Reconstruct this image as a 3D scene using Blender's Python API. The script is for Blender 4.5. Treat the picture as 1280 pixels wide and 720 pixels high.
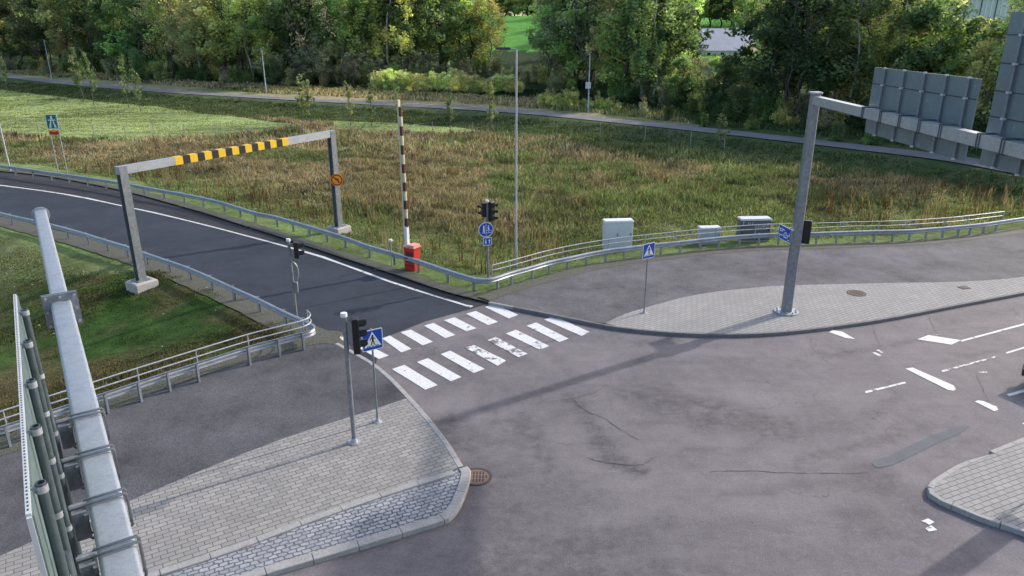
import bpy, math, random
import numpy as np
from mathutils import Vector, Matrix
random.seed(7); RS = np.random.RandomState(11)
SC = bpy.context.scene; COL = SC.collection
for o in list(bpy.data.objects): bpy.data.objects.remove(o)
R = math.radians
# ------------------------------------------------------------------ camera, world, sun, exposure
F = 914.0; H = 11.0; TH = math.atan(F / 2558.0)
cam = bpy.data.cameras.new('camera'); camo = bpy.data.objects.new('camera', cam); COL.objects.link(camo)
camo.location = (0, 0, H); camo.rotation_euler = (math.pi / 2 - TH, 0, 0)
cam.sensor_width = 36; cam.lens = F / 1280 * 36; cam.clip_start = .1; cam.clip_end = 3000
SC.camera = camo
SUN_AZ, SUN_EL = 57.0, 28.0
world = bpy.data.worlds.new('World'); SC.world = world; world.use_nodes = True
wn = world.node_tree; bg = wn.nodes['Background']
sky = wn.nodes.new('ShaderNodeTexSky'); sky.sky_type = 'NISHITA'; sky.sun_disc = False
sky.sun_elevation = R(SUN_EL); sky.sun_rotation = R(SUN_AZ); sky.dust_density = 2.5; sky.air_density = 1.0
wn.links.new(sky.outputs[0], bg.inputs[0]); bg.inputs[1].default_value = .15
sl = bpy.data.lights.new('sun', 'SUN'); sl.energy = 2.05; sl.angle = R(1.0); sl.color = (1, .94, .86)
so = bpy.data.objects.new('sun', sl); COL.objects.link(so)
sv = Vector((math.sin(R(SUN_AZ)) * math.cos(R(SUN_EL)), math.cos(R(SUN_AZ)) * math.cos(R(SUN_EL)), math.sin(R(SUN_EL))))
so.rotation_euler = sv.to_track_quat('Z', 'Y').to_euler(); so.location = (20, 20, 60)
SC.view_settings.view_transform = 'Standard'; SC.view_settings.look = 'None'
SC.view_settings.exposure = 0.90; SC.view_settings.gamma = 1
# ------------------------------------------------------------------ pixel -> world helpers (placing things on the ground they stand on)
CT, ST = math.cos(TH), math.sin(TH)
def ray(x, y):
    u = (x - 640) / F; v = (y - 360) / F
    return np.array([u, CT - v * ST, -ST - v * CT])
def P(x, y, z=0.0, Y=None, X=None):
    d = ray(x, y)
    t = Y / d[1] if Y is not None else (X / d[0] if X is not None else (z - H) / d[2])
    return np.array([0, 0, H]) + d * t
def PP(pts, z=0.0): return [P(x, y, z) for x, y in pts]
def proj(p):
    dep = p[1] * CT - (p[2] - H) * ST; up = p[1] * ST + (p[2] - H) * CT
    return 640 + F * p[0] / dep, 360 - F * up / dep, dep
# ------------------------------------------------------------------ object helpers
def tag(o, label=None, cat=None, group=None, kind=None):
    if label: o['label'] = label
    if cat: o['category'] = cat
    if group: o['group'] = group
    if kind: o['kind'] = kind
    return o
def empty(name, loc, label, cat, group=None):
    o = bpy.data.objects.new(name, None); COL.objects.link(o)
    o.location = Vector([float(c) for c in loc]); o.empty_display_size = .3
    return tag(o, label, cat, group)
ORIG = {}
def origin(o):
    p = Vector((0, 0, 0))
    while o is not None: p = p + o.location; o = o.parent
    return p
class MB:
    def __init__(s): s.v = []; s.f = []
    def add(s, vs, fs):
        n = len(s.v); s.v += [tuple(float(c) for c in v) for v in vs]; s.f += [tuple(n + i for i in f) for f in fs]; return s
    def box(s, c, size, rot=None, taper=1.0):
        hx, hy, hz = [k / 2 for k in size]; M = rot or Matrix.Identity(3); c = Vector([float(k) for k in c])
        vs = []
        for z, t in ((-hz, 1), (hz, taper)):
            for x, y in ((-hx, -hy), (hx, -hy), (hx, hy), (-hx, hy)): vs.append(c + M @ Vector((x * t, y * t, z)))
        return s.add(vs, [(3, 2, 1, 0), (4, 5, 6, 7), (0, 1, 5, 4), (1, 2, 6, 5), (2, 3, 7, 6), (3, 0, 4, 7)])
    def rbox(s, c, size, rot=None, r=.02):          # box with chamfered vertical and top edges
        hx, hy, hz = [k / 2 for k in size]; M = rot or Matrix.Identity(3); c = Vector([float(k) for k in c])
        def ring(ix, z):
            x, y = hx - ix, hy - ix; q = r
            return [c + M @ Vector(p + (z,)) for p in ((-x + q, -y), (x - q, -y), (x, -y + q), (x, y - q), (x - q, y), (-x + q, y), (-x, y - q), (-x, -y + q))]
        rs = [ring(0, -hz), ring(0, hz - r), ring(r, hz)]
        vs = sum(rs, []); fs = [tuple(range(7, -1, -1)), tuple(range(16, 24))]
        for k in range(2):
            for i in range(8): j = (i + 1) % 8; fs.append((k * 8 + i, k * 8 + j, k * 8 + 8 + j, k * 8 + 8 + i))
        return s.add(vs, fs)
    def tube(s, pts, r, n=10, cap=True, r2=None):
        pts = [Vector([float(c) for c in p]) for p in pts]; m = len(pts); vs = []
        rr = [r + ((r2 if r2 is not None else r) - r) * i / max(1, m - 1) for i in range(m)] if not isinstance(r, (list, tuple)) else r
        prev = None
        for i, p in enumerate(pts):
            d = (pts[min(i + 1, m - 1)] - pts[max(i - 1, 0)]).normalized()
            if prev is None:
                a = Vector((0, 0, 1)) if abs(d.z) < .9 else Vector((1, 0, 0)); u = d.cross(a).normalized()
            else: u = (prev - d * prev.dot(d)).normalized()
            prev = u; w = d.cross(u)
            for k in range(n): t = 2 * math.pi * k / n; vs.append(p + (u * math.cos(t) + w * math.sin(t)) * rr[i])
        fs = []
        for i in range(m - 1):
            for k in range(n): k2 = (k + 1) % n; fs.append((i * n + k, i * n + k2, (i + 1) * n + k2, (i + 1) * n + k))
        if cap: fs += [tuple(range(n - 1, -1, -1)), tuple((m - 1) * n + k for k in range(n))]
        return s.add(vs, fs)
    def cyl(s, a, b, r, n=16, r2=None): return s.tube([a, b], r, n, True, r2)
    def prism(s, poly, vec):
        poly = [Vector([float(c) for c in p]) for p in poly]; vec = Vector(vec); n = len(poly)
        s.add(poly + [p + vec for p in poly], [tuple(range(n - 1, -1, -1)), tuple(range(n, 2 * n))] + [(i, (i + 1) % n, n + (i + 1) % n, n + i) for i in range(n)]); return s
    def sweep(s, pts, prof, closed=False, cap=True):   # prof: (offset to the left, up) ; horizontal path
        pts = [Vector([float(c) for c in p]) for p in pts]; m = len(pts); k = len(prof); vs = []
        for i, p in enumerate(pts):
            d0 = (pts[i] - pts[i - 1]) if i > 0 else None; d1 = (pts[i + 1] - pts[i]) if i < m - 1 else None
            n0 = Vector((-d0.y, d0.x, 0)).normalized() if d0 else None; n1 = Vector((-d1.y, d1.x, 0)).normalized() if d1 else None
            if n0 is None: nn = n1
            elif n1 is None: nn = n0
            else: nn = (n0 + n1); nn = nn / max(.4, nn.length_squared / 2)
            for a, b in prof: vs.append(p + nn * a + Vector((0, 0, b)))
        fs = []
        for i in range(m - 1):
            for j in range(k): j2 = (j + 1) % k; fs.append((i * k + j, (i + 1) * k + j, (i + 1) * k + j2, i * k + j2))
        if cap: fs += [tuple(range(k)), tuple((m - 1) * k + j for j in range(k - 1, -1, -1))]
        return s.add(vs, fs)
    def build(s, name, mat, parent=None, smooth=False, label=None, bevel=0):
        me = bpy.data.meshes.new(name); o = Vector((0, 0, 0)) if parent is None else origin(parent)
        me.from_pydata([(v[0] - o.x, v[1] - o.y, v[2] - o.z) for v in s.v], [], s.f); me.materials.append(mat)
        if smooth: me.shade_smooth() if hasattr(me, 'shade_smooth') else None
        me.update(); ob = bpy.data.objects.new(name, me); COL.objects.link(ob)
        if smooth:
            try: me.set_sharp_from_angle(angle=R(40))
            except Exception: pass
        if parent is not None: ob.parent = parent
        if label: ob['label'] = label
        if bevel:
            b = ob.modifiers.new('bevel', 'BEVEL'); b.width = bevel; b.segments = 2; b.limit_method = 'ANGLE'
        return ob
def rz(a): return Matrix.Rotation(a, 3, 'Z')
def azv(az): return Vector((math.sin(R(az)), math.cos(R(az)), 0))
def flat(name, poly, mat, z=None, label=None, kind='structure'):
    m = MB(); m.add([(p[0], p[1], p[2] if z is None else z) for p in poly], [tuple(range(len(poly)))])
    ob = m.build(name, mat); ob['kind'] = kind
    me = ob.data
    if me.polygons[0].normal.z < 0: me.flip_normals()
    return ob
def slab(name, poly, mat, ztop, thick=.16):
    n = len(poly); a = sum(poly[i][0] * poly[(i + 1) % n][1] - poly[(i + 1) % n][0] * poly[i][1] for i in range(n))
    if a < 0: poly = poly[::-1]
    m = MB(); m.prism([(p[0], p[1], ztop - thick) for p in poly], (0, 0, thick)); ob = m.build(name, mat); ob['kind'] = 'structure'; return ob
# ------------------------------------------------------------------ materials
class NT:
    def __init__(s, name):
        s.m = bpy.data.materials.new(name); s.m.use_nodes = True; s.t = s.m.node_tree; s.b = s.t.nodes['Principled BSDF']
        s.b.inputs['Roughness'].default_value = .8
    def n(s, t, **k):
        nd = s.t.nodes.new(t)
        for a, v in k.items(): setattr(nd, a, v)
        return nd
    def l(s, a, b): s.t.links.new(a, b)
    def pos(s, scale=(1, 1, 1), rot=0.0, src='geo', loc=(0, 0, 0)):
        if src == 'geo': g = s.n('ShaderNodeNewGeometry').outputs['Position']
        else: g = s.n('ShaderNodeTexCoord').outputs['Object']
        mp = s.n('ShaderNodeMapping'); mp.inputs['Rotation'].default_value = (0, 0, rot); mp.inputs['Scale'].default_value = scale; mp.inputs['Location'].default_value = loc
        s.l(g, mp.inputs[0]); return mp.outputs[0]
    def noise(s, vec, scale, detail=4, rough=.6, lo=.3, hi=.7, a=0.0, b=1.0):
        nz = s.n('ShaderNodeTexNoise'); nz.inputs['Scale'].default_value = scale; nz.inputs['Detail'].default_value = detail; nz.inputs['Roughness'].default_value = rough
        if vec is not None: s.l(vec, nz.inputs['Vector'])
        mr = s.n('ShaderNodeMapRange'); s.l(nz.outputs[0], mr.inputs[0])
        for i, v in zip((1, 2, 3, 4), (lo, hi, a, b)): mr.inputs[i].default_value = v
        return mr.outputs[0]
    def mix(s, f, a, b, mode='MIX'):
        mx = s.n('ShaderNodeMix', data_type='RGBA', blend_type=mode)
        for sock, v in ((mx.inputs[0], f), (mx.inputs[6], a), (mx.inputs[7], b)):
            if isinstance(v, (int, float)): sock.default_value = v
            elif isinstance(v, tuple): sock.default_value = v if len(v) == 4 else v + (1,)
            else: s.l(v, sock)
        return mx.outputs[2]
    def math(s, op, a, b=0.0):
        m = s.n('ShaderNodeMath', operation=op)
        for sock, v in ((m.inputs[0], a), (m.inputs[1], b)):
            if isinstance(v, (int, float)): sock.default_value = v
            else: s.l(v, sock)
        return m.outputs[0]
    def bump(s, h, dist=.01, strength=.6):
        b = s.n('ShaderNodeBump'); b.inputs['Distance'].default_value = dist; b.inputs['Strength'].default_value = strength
        s.l(h, b.inputs['Height']); s.l(b.outputs[0], s.b.inputs['Normal'])
    def col(s, c):
        if isinstance(c, tuple): s.b.inputs['Base Color'].default_value = c if len(c) == 4 else c + (1,)
        else: s.l(c, s.b.inputs['Base Color'])
    def attr(s, name):
        a = s.n('ShaderNodeAttribute'); a.attribute_name = name; return a
def asphalt(name, base, patch=.25, grain=.3, stain_shade=False, bluish=None):
    k = NT(name); p = k.pos()
    dark = tuple(c * (1 - patch) for c in base); light = tuple(c * (1 + patch) for c in base)
    c = k.mix(k.noise(p, .35, 5, .65, .35, .68), dark, light)
    c = k.mix(k.noise(p, 1.7, 5, .7, .3, .7), c, k.mix(.5, c, tuple(v * 1.5 for v in base)))
    g = k.noise(p, 14, 6, .85, .25, .75, 1 - grain, 1 + grain)
    cc = k.n('ShaderNodeCombineXYZ')
    for i in range(3): k.l(g, cc.inputs[i])
    c = k.mix(1.0, c, cc.outputs[0], 'MULTIPLY')
    g2 = k.noise(p, 38, 2, .8, .3, .7, 1 - grain * .8, 1 + grain * .8)
    cc2 = k.n('ShaderNodeCombineXYZ')
    for i in range(3): k.l(g2, cc2.inputs[i])
    c = k.mix(1.0, c, cc2.outputs[0], 'MULTIPLY')
    if stain_shade:
        a = k.attr('stain_shade'); st = a.outputs['Fac']
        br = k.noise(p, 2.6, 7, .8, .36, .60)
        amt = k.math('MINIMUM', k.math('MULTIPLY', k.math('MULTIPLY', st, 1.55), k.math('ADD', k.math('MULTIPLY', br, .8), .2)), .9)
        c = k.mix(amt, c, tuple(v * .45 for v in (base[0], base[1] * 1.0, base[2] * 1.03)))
        rot = k.pos((.25, 1.3, 1), .45); c = k.mix(k.noise(rot, 1.0, 6, .75, .52, .70, 0, .38), c, tuple(v * .55 for v in base)); rot2 = k.pos((1.2, .22, 1), .9); c = k.mix(k.noise(rot2, 1.0, 6, .75, .55, .72, 0, .30), c, tuple(v * .55 for v in base))
        c = k.mix(k.noise(k.pos((.3, 1.0, 1), .3, loc=(7, 3, 0)), 1.0, 6, .8, .5, .72, 0, .5), c, tuple(v * 1.35 for v in base))
        c = k.mix(k.noise(p, 7, 3, .6, .70, .74, 0, .6), c, tuple(v * .35 for v in base))
        # hairline cracks
        vp = k.pos((.33, .33, .33)); v = k.n('ShaderNodeTexVoronoi', feature='DISTANCE_TO_EDGE'); v.inputs['Scale'].default_value = 1
        nz = k.n('ShaderNodeTexNoise'); nz.inputs['Scale'].default_value = 3; nz.inputs['Detail'].default_value = 4; k.l(vp, nz.inputs['Vector'])
        ad = k.n('ShaderNodeVectorMath', operation='MULTIPLY_ADD'); k.l(nz.outputs[1], ad.inputs[0]); ad.inputs[1].default_value = (.5, .5, .5); k.l(vp, ad.inputs[2]); k.l(ad.outputs[0], v.inputs['Vector'])
        ln = k.n('ShaderNodeMapRange'); k.l(v.outputs[0], ln.inputs[0]); ln.inputs[1].default_value = 0; ln.inputs[2].default_value = .007; ln.inputs[3].default_value = .55; ln.inputs[4].default_value = 0
        gate = k.noise(p, .16, 2, .5, .52, .6)
        c = k.mix(k.math('MULTIPLY', ln.outputs[0], gate), c, tuple(v * .35 for v in base))
    k.col(c); k.b.inputs['Roughness'].default_value = .85; k.b.inputs['Specular IOR Level'].default_value = .25
    k.bump(k.noise(p, 30, 4, .8, .2, .8), .02, .5)
    return k.m
def bricks(name, c1, c2, mortar, bw, bh, rot, irregular=0.0, ms=.02, bump=.01, wear=.25):
    k = NT(name); p = k.pos((1, 1, 1), rot)
    if irregular:
        nz = k.n('ShaderNodeTexNoise'); nz.inputs['Scale'].default_value = 7; nz.inputs['Detail'].default_value = 2; k.l(p, nz.inputs['Vector'])
        ad = k.n('ShaderNodeVectorMath', operation='MULTIPLY_ADD'); k.l(nz.outputs[1], ad.inputs[0]); ad.inputs[1].default_value = (irregular,) * 3; k.l(p, ad.inputs[2]); p = ad.outputs[0]
    b = k.n('ShaderNodeTexBrick'); k.l(p, b.inputs['Vector']); b.inputs['Scale'].default_value = 1
    b.inputs['Brick Width'].default_value = bw; b.inputs['Row Height'].default_value = bh; b.inputs['Mortar Size'].default_value = ms; b.inputs['Mortar Smooth'].default_value = .3
    b.inputs['Color1'].default_value = c1 + (1,); b.inputs['Color2'].default_value = c2 + (1,); b.inputs['Mortar'].default_value = mortar + (1,); b.inputs['Bias'].default_value = .1
    q = k.pos()
    c = k.mix(k.noise(q, .5, 5, .7, .35, .7, 0, wear * 1.6), b.outputs[0], tuple(v * .55 for v in c1))
    g = k.noise(q, 40, 4, .8, .3, .7, .82, 1.18); cc = k.n('ShaderNodeCombineXYZ')
    for i in range(3): k.l(g, cc.inputs[i])
    c = k.mix(1.0, c, cc.outputs[0], 'MULTIPLY'); k.col(c)
    inv = k.math('SUBTRACT', 1.0, b.outputs['Fac']); k.bump(k.math('ADD', inv, k.math('MULTIPLY', g, .25)), bump, .9)
    k.b.inputs['Roughness'].default_value = .85; k.b.inputs['Specular IOR Level'].default_value = .2
    return k.m
def metal(name, base, metallic=.6, rough=.5, spots=.25, scale=9, dirt=None):
    k = NT(name); p = k.pos(src='obj')
    c = k.mix(k.noise(p, scale, 5, .75, .3, .7), tuple(v * (1 - spots) for v in base), tuple(v * (1 + spots) for v in base))
    c = k.mix(k.noise(p, scale * .18, 5, .7, .45, .75, 0, .5), c, dirt or tuple(v * .55 for v in base))
    sp = k.noise(p, scale * 4, 2, .6, .66, .7, 0, .5); c = k.mix(sp, c, tuple(min(.9, v * 1.8) for v in base))
    k.col(c); k.b.inputs['Metallic'].default_value = metallic; k.l(k.noise(p, scale * .8, 4, .7, .3, .7, rough - .12, rough + .12), k.b.inputs['Roughness'])
    k.bump(k.noise(p, scale * 3, 3, .7), .003, .3); return k.m
def paint(name, base, rough=.5, dirt=.25, scale=6, spec=.4, dcol=None):
    k = NT(name); p = k.pos(src='obj')
    c = k.mix(k.noise(p, scale, 6, .75, .42, .8, 0, dirt * 1.6), base, dcol or tuple(v * .45 + .02 for v in base))
    k.col(c); k.b.inputs['Roughness'].default_value = rough; k.b.inputs['Specular IOR Level'].default_value = spec; return k.m
M = {}
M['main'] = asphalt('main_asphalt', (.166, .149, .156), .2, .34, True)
M['ramp'] = asphalt('ramp_asphalt', (.031, .037, .050), .28, .38)
M['shoulder'] = asphalt('shoulder_asphalt', (.036, .036, .040), .3, .3)
M['path'] = asphalt('footpath_asphalt', (.105, .100, .108), .45, .42)
M['path_low'] = asphalt('lower_footpath_asphalt', (.082, .080, .088), .5, .45)
M['farpath'] = asphalt('far_path_gravel', (.20, .19, .195), .2, .2)
M['patch'] = asphalt('patch_asphalt', (.115, .120, .130), .08, .12)
M['line'] = None
def road_paint():
    k = NT('road_paint'); p = k.pos(); w = k.attr('wear').outputs['Fac']
    nz = k.noise(p, 2.6, 6, .7, 0, 1, 0, 1)
    th = k.n('ShaderNodeMapRange'); k.l(k.math('SUBTRACT', nz, w), th.inputs[0]); th.inputs[1].default_value = .02; th.inputs[2].default_value = .05; th.inputs[3].default_value = 1; th.inputs[4].default_value = 0
    c = k.mix(k.noise(p, 9, 6, .8, .35, .72, 0, .75), (.74, .74, .73), (.40, .39, .39))
    c = k.mix(th.outputs[0], c, (.16, .148, .157)); k.col(c); k.b.inputs['Roughness'].default_value = .7
    k.bump(k.noise(p, 40, 3, .7), .006, .4); return k.m
M['line'] = road_paint()
pa, pb = P(179, 719, .12), P(565, 587, .12); ROT_LOW = -math.atan2(pb[1] - pa[1], pb[0] - pa[0])
M['pave_low'] = bricks('concrete_paving', (.36, .34, .32), (.27, .26, .25), (.12, .115, .11), .30, .15, ROT_LOW, 0, .011)
pa2, pb2 = P(800, 385, .12), P(1270, 350, .12); ROT_UP = -math.atan2(pb2[1] - pa2[1], pb2[0] - pa2[0])
M['pave_up'] = bricks('upper_concrete_paving', (.36, .345, .33), (.31, .30, .295), (.16, .155, .15), .32, .16, ROT_LOW, 0, .013)
M['pave_isl'] = bricks('island_paving', (.36, .345, .33), (.31, .30, .295), (.13, .125, .12), .30, .15, ROT_LOW + .15, 0, .011)
M['setts'] = bricks('granite_setts', (.42, .43, .46), (.27, .28, .31), (.10, .10, .11), .20, .125, ROT_LOW + .1, .12, .018, .03, .3)
M['kerb'] = metal('kerb_granite', (.33, .32, .31), 0, .85, .22, 14)
M['kerb_dark'] = metal('kerb_dark', (.16, .155, .155), 0, .85, .22, 14)
M['concrete'] = metal('concrete', (.42, .40, .37), 0, .85, .15, 8)
M['galv'] = metal('galvanised_steel', (.42, .44, .47), .55, .5, .2, 12)
M['galv_near'] = metal('galvanised_steel_near', (.36, .39, .43), .45, .48, .16, 34)
M['galv_dark'] = metal('weathered_steel', (.24, .258, .28), .5, .5, .3, 7)
M['rail'] = metal('guardrail_steel', (.36, .385, .42), .5, .45, .2, 3)
M['alu'] = metal('panel_back', (.175, .22, .25), .3, .5, .1, 1.6)
M['alu_rib'] = metal('panel_rib', (.20, .23, .27), .4, .45, .1, 5)
M['tube_teal'] = metal('tube_teal', (.10, .128, .138), .5, .4, .2, 14)
M['panel_teal'] = metal('near_panel_back', (.13, .18, .178), .3, .45, .12, 5)
M['band'] = metal('clamp_band', (.16, .18, .20), .6, .4, .2, 20)
M['white'] = paint('white_paint', (.72, .73, .74)); M['cream'] = paint('boom_cream', (.62, .55, .36), .5, .35)
M['maroon'] = paint('boom_maroon', (.10, .022, .022)); M['red'] = paint('box_red', (.55, .035, .025), .45, .35, 5)
M['redtop'] = paint('box_faded_red', (.72, .30, .26)); M['black'] = paint('black_plastic', (.012, .012, .014), .4)
M['dark'] = paint('dark_grey', (.04, .042, .047)); M['blue'] = paint('sign_blue', (.012, .075, .42), .35, .08)
M['swhite'] = paint('sign_white', (.80, .82, .85), .35, .08); M['yellow'] = paint('stripe_yellow', (.80, .50, .02), .5, .2)
M['sblack'] = paint('stripe_black', (.02, .02, .02)); M['orange'] = paint('sign_orange', (.90, .34, .03), .4, .1)
M['sred'] = paint('sign_red', (.45, .02, .015)); M['green'] = paint('sign_green', (.01, .17, .11), .35, .1)
M['lens'] = paint('dark_lens', (.05, .05, .05), .15, .1, 6, .6); M['cab'] = paint('cabinet_grey', (.50, .52, .54), .5, .25, 3)
M['cabdark'] = paint('cabinet_dark', (.12, .13, .14), .5, .3, 3); M['cablid'] = paint('cabinet_lid', (.62, .64, .66), .5, .15)
M['rust'] = paint('cast_iron', (.20, .125, .095), .8, .4, 14); M['iron'] = paint('dark_iron', (.06, .05, .045), .75, .4, 14)
M['roof'] = paint('pale_roof', (.52, .50, .54), .7, .3, .7); M['wall'] = paint('white_boards', (.66, .63, .66), .7, .2, .8)
M['glass'] = paint('window_glass', (.02, .025, .03), .1, .05, 2, .8); M['roofdark'] = paint('dark_roof', (.09, .08, .10), .7)
M['carpaint'] = paint('dark_car_paint', (.015, .016, .02), .2, .1, 3, .7); M['tyre'] = paint('rubber', (.02, .02, .02), .8)
M['wood'] = paint('pale_stake', (.35, .32, .26), .8, .3)
M['scribble'] = paint('graffiti_paint', (.55, .58, .60), .6, .3, 20)
def bark(name, c):
    k = NT(name); p = k.pos((1, 1, .4), src='obj')
    k.col(k.mix(k.noise(p, 5, 4, .7, .4, .62), c, tuple(v * .3 for v in c))); k.b.inputs['Roughness'].default_value = .9; return k.m
M['bark'] = bark('bark_dark', (.10, .085, .07)); M['birchbark'] = bark('bark_birch', (.48, .45, .41)); M['twig'] = bark('twig_grey', (.15, .14, .125))
def leafmat():
    k = NT('leaves'); a = k.attr('tint'); oi = k.n('ShaderNodeObjectInfo')
    c = k.mix(1.0, oi.outputs['Color'], a.outputs['Color'], 'MULTIPLY'); k.col(c); k.b.inputs['Roughness'].default_value = .6; k.b.inputs['Specular IOR Level'].default_value = .3
    tr = k.n('ShaderNodeBsdfTranslucent'); c2 = k.mix(1.0, c, (1.25, 1.22, .8), 'MULTIPLY'); k.l(c2, tr.inputs[0])
    mx = k.n('ShaderNodeMixShader'); mx.inputs[0].default_value = .5; k.l(k.b.outputs[0], mx.inputs[1]); k.l(tr.outputs[0], mx.inputs[2])
    k.l(mx.outputs[0], k.t.nodes['Material Output'].inputs[0]); return k.m
M['leaf'] = leafmat()
def grassmat():
    k = NT('grass_blades'); a = k.attr('tint'); k.col(a.outputs['Color']); k.b.inputs['Roughness'].default_value = .7; k.b.inputs['Specular IOR Level'].default_value = .15
    tr = k.n('ShaderNodeBsdfTranslucent'); c2 = k.mix(1.0, a.outputs['Color'], (1.4, 1.35, .8), 'MULTIPLY'); k.l(c2, tr.inputs[0])
    mx = k.n('ShaderNodeMixShader'); mx.inputs[0].default_value = .35; k.l(k.b.outputs[0], mx.inputs[1]); k.l(tr.outputs[0], mx.inputs[2])
    k.l(mx.outputs[0], k.t.nodes['Material Output'].inputs[0]); return k.m
M['grass'] = grassmat()
def groundmat():
    k = NT('ground_soil_grass'); a = k.attr('tint'); p = k.pos()
    c = k.mix(k.noise(p, 1.2, 6, .75, .3, .7), k.mix(1.0, a.outputs['Color'], (.55, .55, .55), 'MULTIPLY'), k.mix(1.0, a.outputs['Color'], (1.35, 1.35, 1.3), 'MULTIPLY'))
    g = k.noise(p, 9, 5, .8, .25, .75, .6, 1.4); cc = k.n('ShaderNodeCombineXYZ')
    for i in range(3): k.l(g, cc.inputs[i])
    k.col(k.mix(1.0, c, cc.outputs[0], 'MULTIPLY')); k.b.inputs['Roughness'].default_value = .95; k.b.inputs['Specular IOR Level'].default_value = .1
    k.bump(k.noise(p, 4, 6, .8), .12, .8); return k.m
M['ground'] = groundmat()
def gravelmat():
    k = NT('gravel'); p = k.pos(); v = k.n('ShaderNodeTexVoronoi'); v.inputs['Scale'].default_value = 18; k.l(p, v.inputs['Vector'])
    c = k.mix(v.outputs['Distance'], (.17, .155, .14), (.05, .047, .043)); c = k.mix(k.noise(p, 2.2, 6, .8, .38, .62, 0, .85), c, (.075, .085, .035)); c = k.mix(k.noise(p, 9, 4, .8, .4, .7, 0, .6), c, (.05, .045, .04)); k.col(c)
    k.bump(v.outputs['Distance'], .02, .8); return k.m
M['gravel'] = gravelmat()
# ------------------------------------------------------------------ outlines traced on the ground plane
EDGE = [(-140, 219), (-70, 225), (0, 232), (78, 242.5), (167, 260.5), (239, 277), (320, 298), (403, 321.7), (487, 352), (570, 378), (590, 384)]
FAR = [(-140, 203), (-70, 208), (0, 214.5), (60, 221), (150, 238), (239, 262), (300, 281), (345, 295), (420, 320), (491, 343), (557, 365), (612, 379)]
NEAR = [(-140, 268), (-70, 268), (0, 273), (60, 288), (108, 300), (157, 314), (210, 332), (263, 352), (322, 379), (372, 403), (410, 418), (440, 440)]
TOPPATH = [(612, 376), (640, 366), (670, 357), (700, 349), (733, 340), (780, 331), (826, 325), (875, 319.5), (948, 313), (1020, 311), (1092, 308), (1157, 305.5), (1212, 300), (1280, 291), (1400, 272), (1600, 245)]
KERBUP = [(612, 377), (628, 380), (680, 390), (730, 400), (770, 407.5), (810, 412), (850, 415), (900, 416.5), (950, 415.5), (1000, 411.5), (1060, 404), (1120, 394.5), (1200, 379), (1280, 364), (1400, 340), (1600, 302)]
PAVEB = [(757, 404), (775, 395), (800, 386.5), (830, 378), (860, 370.5), (900, 364), (940, 360), (980, 357), (1100, 354), (1200, 352), (1280, 346), (1400, 327), (1600, 290)]
LOWTOP = [(-260, 640), (-120, 601), (0, 570), (50, 551), (100, 531), (150, 509), (200, 488), (250, 470), (300, 454), (350, 440), (395, 430), (418, 430)]
KERBLOW = [(418, 430), (440, 442), (464, 456.5), (485, 474), (505, 495), (522, 514), (540, 536), (556, 558), (568, 578), (573, 586)]
SETTOUT = [(573, 586), (576, 590), (572, 607), (557, 637), (527, 650), (385, 692), (310, 715), (100, 790), (-100, 870)]
KERBROW = [(565, 588), (471, 617.5), (385, 647.5), (284, 685), (179, 719), (40, 766), (-160, 835)]
LOWB = [(508, 498), (439, 521), (375, 541), (310, 565), (240, 593), (160, 627), (100, 651), (0, 695), (-120, 748), (-260, 812)]
def smooth_poly(pts, n=3):       # Catmull-Rom through ground points
    P_ = [Vector(p) for p in pts]; out = []
    for i in range(len(P_) - 1):
        a, b, c, d = P_[max(i - 1, 0)], P_[i], P_[i + 1], P_[min(i + 2, len(P_) - 1)]
        for k in range(n):
            t = k / n; out.append(.5 * ((2 * b) + (c - a) * t + (2 * a - 5 * b + 4 * c - d) * t * t + (3 * b - a - 3 * c + d) * t ** 3))
    out.append(P_[-1]); return out
S = lambda pts, z=0.0, n=3: smooth_poly(PP(pts, z), n)
KH = .12
edge_w, far_w, near_w = S(EDGE), S(FAR), S(NEAR)
ramp_poly = S(FAR) + [P(590, 386)] + PP([(532, 402), (476, 424), (470, 455), (440, 440)]) + S(NEAR)[::-1][1:]
toppath = S(TOPPATH, KH); kerbup = S(KERBUP, KH); paveb = S(PAVEB, KH); lowtop = S(LOWTOP, KH); kerblow = S(KERBLOW, KH, 4); settout = S(SETTOUT, KH, 3); kerbrow = S(KERBROW, KH); lowb = S(LOWB, KH)
# big paved region polygons for the terrain to dip under
def arr(pts): return np.array([[p[0], p[1]] for p in pts])
PAVED = [arr(ramp_poly), arr(toppath + [Vector((120, 60, 0)), Vector((120, -60, 0)), Vector((-60, -60, 0)), Vector((-60, -10, 0))] + lowtop)]
def inside(px, py, poly):
    r = np.zeros(px.shape, bool); n = len(poly); j = n - 1
    for i in range(n):
        xi, yi = poly[i]; xj, yj = poly[j]
        with np.errstate(divide='ignore', invalid='ignore'):
            c = ((yi > py) != (yj > py)) & (px < (xj - xi) * (py - yi) / (yj - yi + 1e-12) + xi)
        r ^= c; j = i
    return r
def dist(px, py, line):
    d = np.full(px.shape, 1e9)
    for (ax, ay), (bx, by) in zip(line[:-1], line[1:]):
        dx, dy = bx - ax, by - ay; t = np.clip(((px - ax) * dx + (py - ay) * dy) / (dx * dx + dy * dy + 1e-9), 0, 1)
        d = np.minimum(d, (px - ax - t * dx) ** 2 + (py - ay - t * dy) ** 2)
    return np.sqrt(d)
def sst(x, a, b): t = np.clip((x - a) / (b - a), 0, 1); return t * t * (3 - 2 * t)
PATHC = [(-160, 86), (-60, 91), (0, 95), (100, 105.5), (200, 113.5), (320, 121), (480, 130), (640, 139), (800, 154), (960, 171), (1100, 187), (1196, 199), (1280, 214), (1420, 240), (1600, 280)]
pathc_w = S(PATHC, 0, 4); PATHA = arr(pathc_w)
G = np.random.RandomState(5).rand(64, 64)
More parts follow.
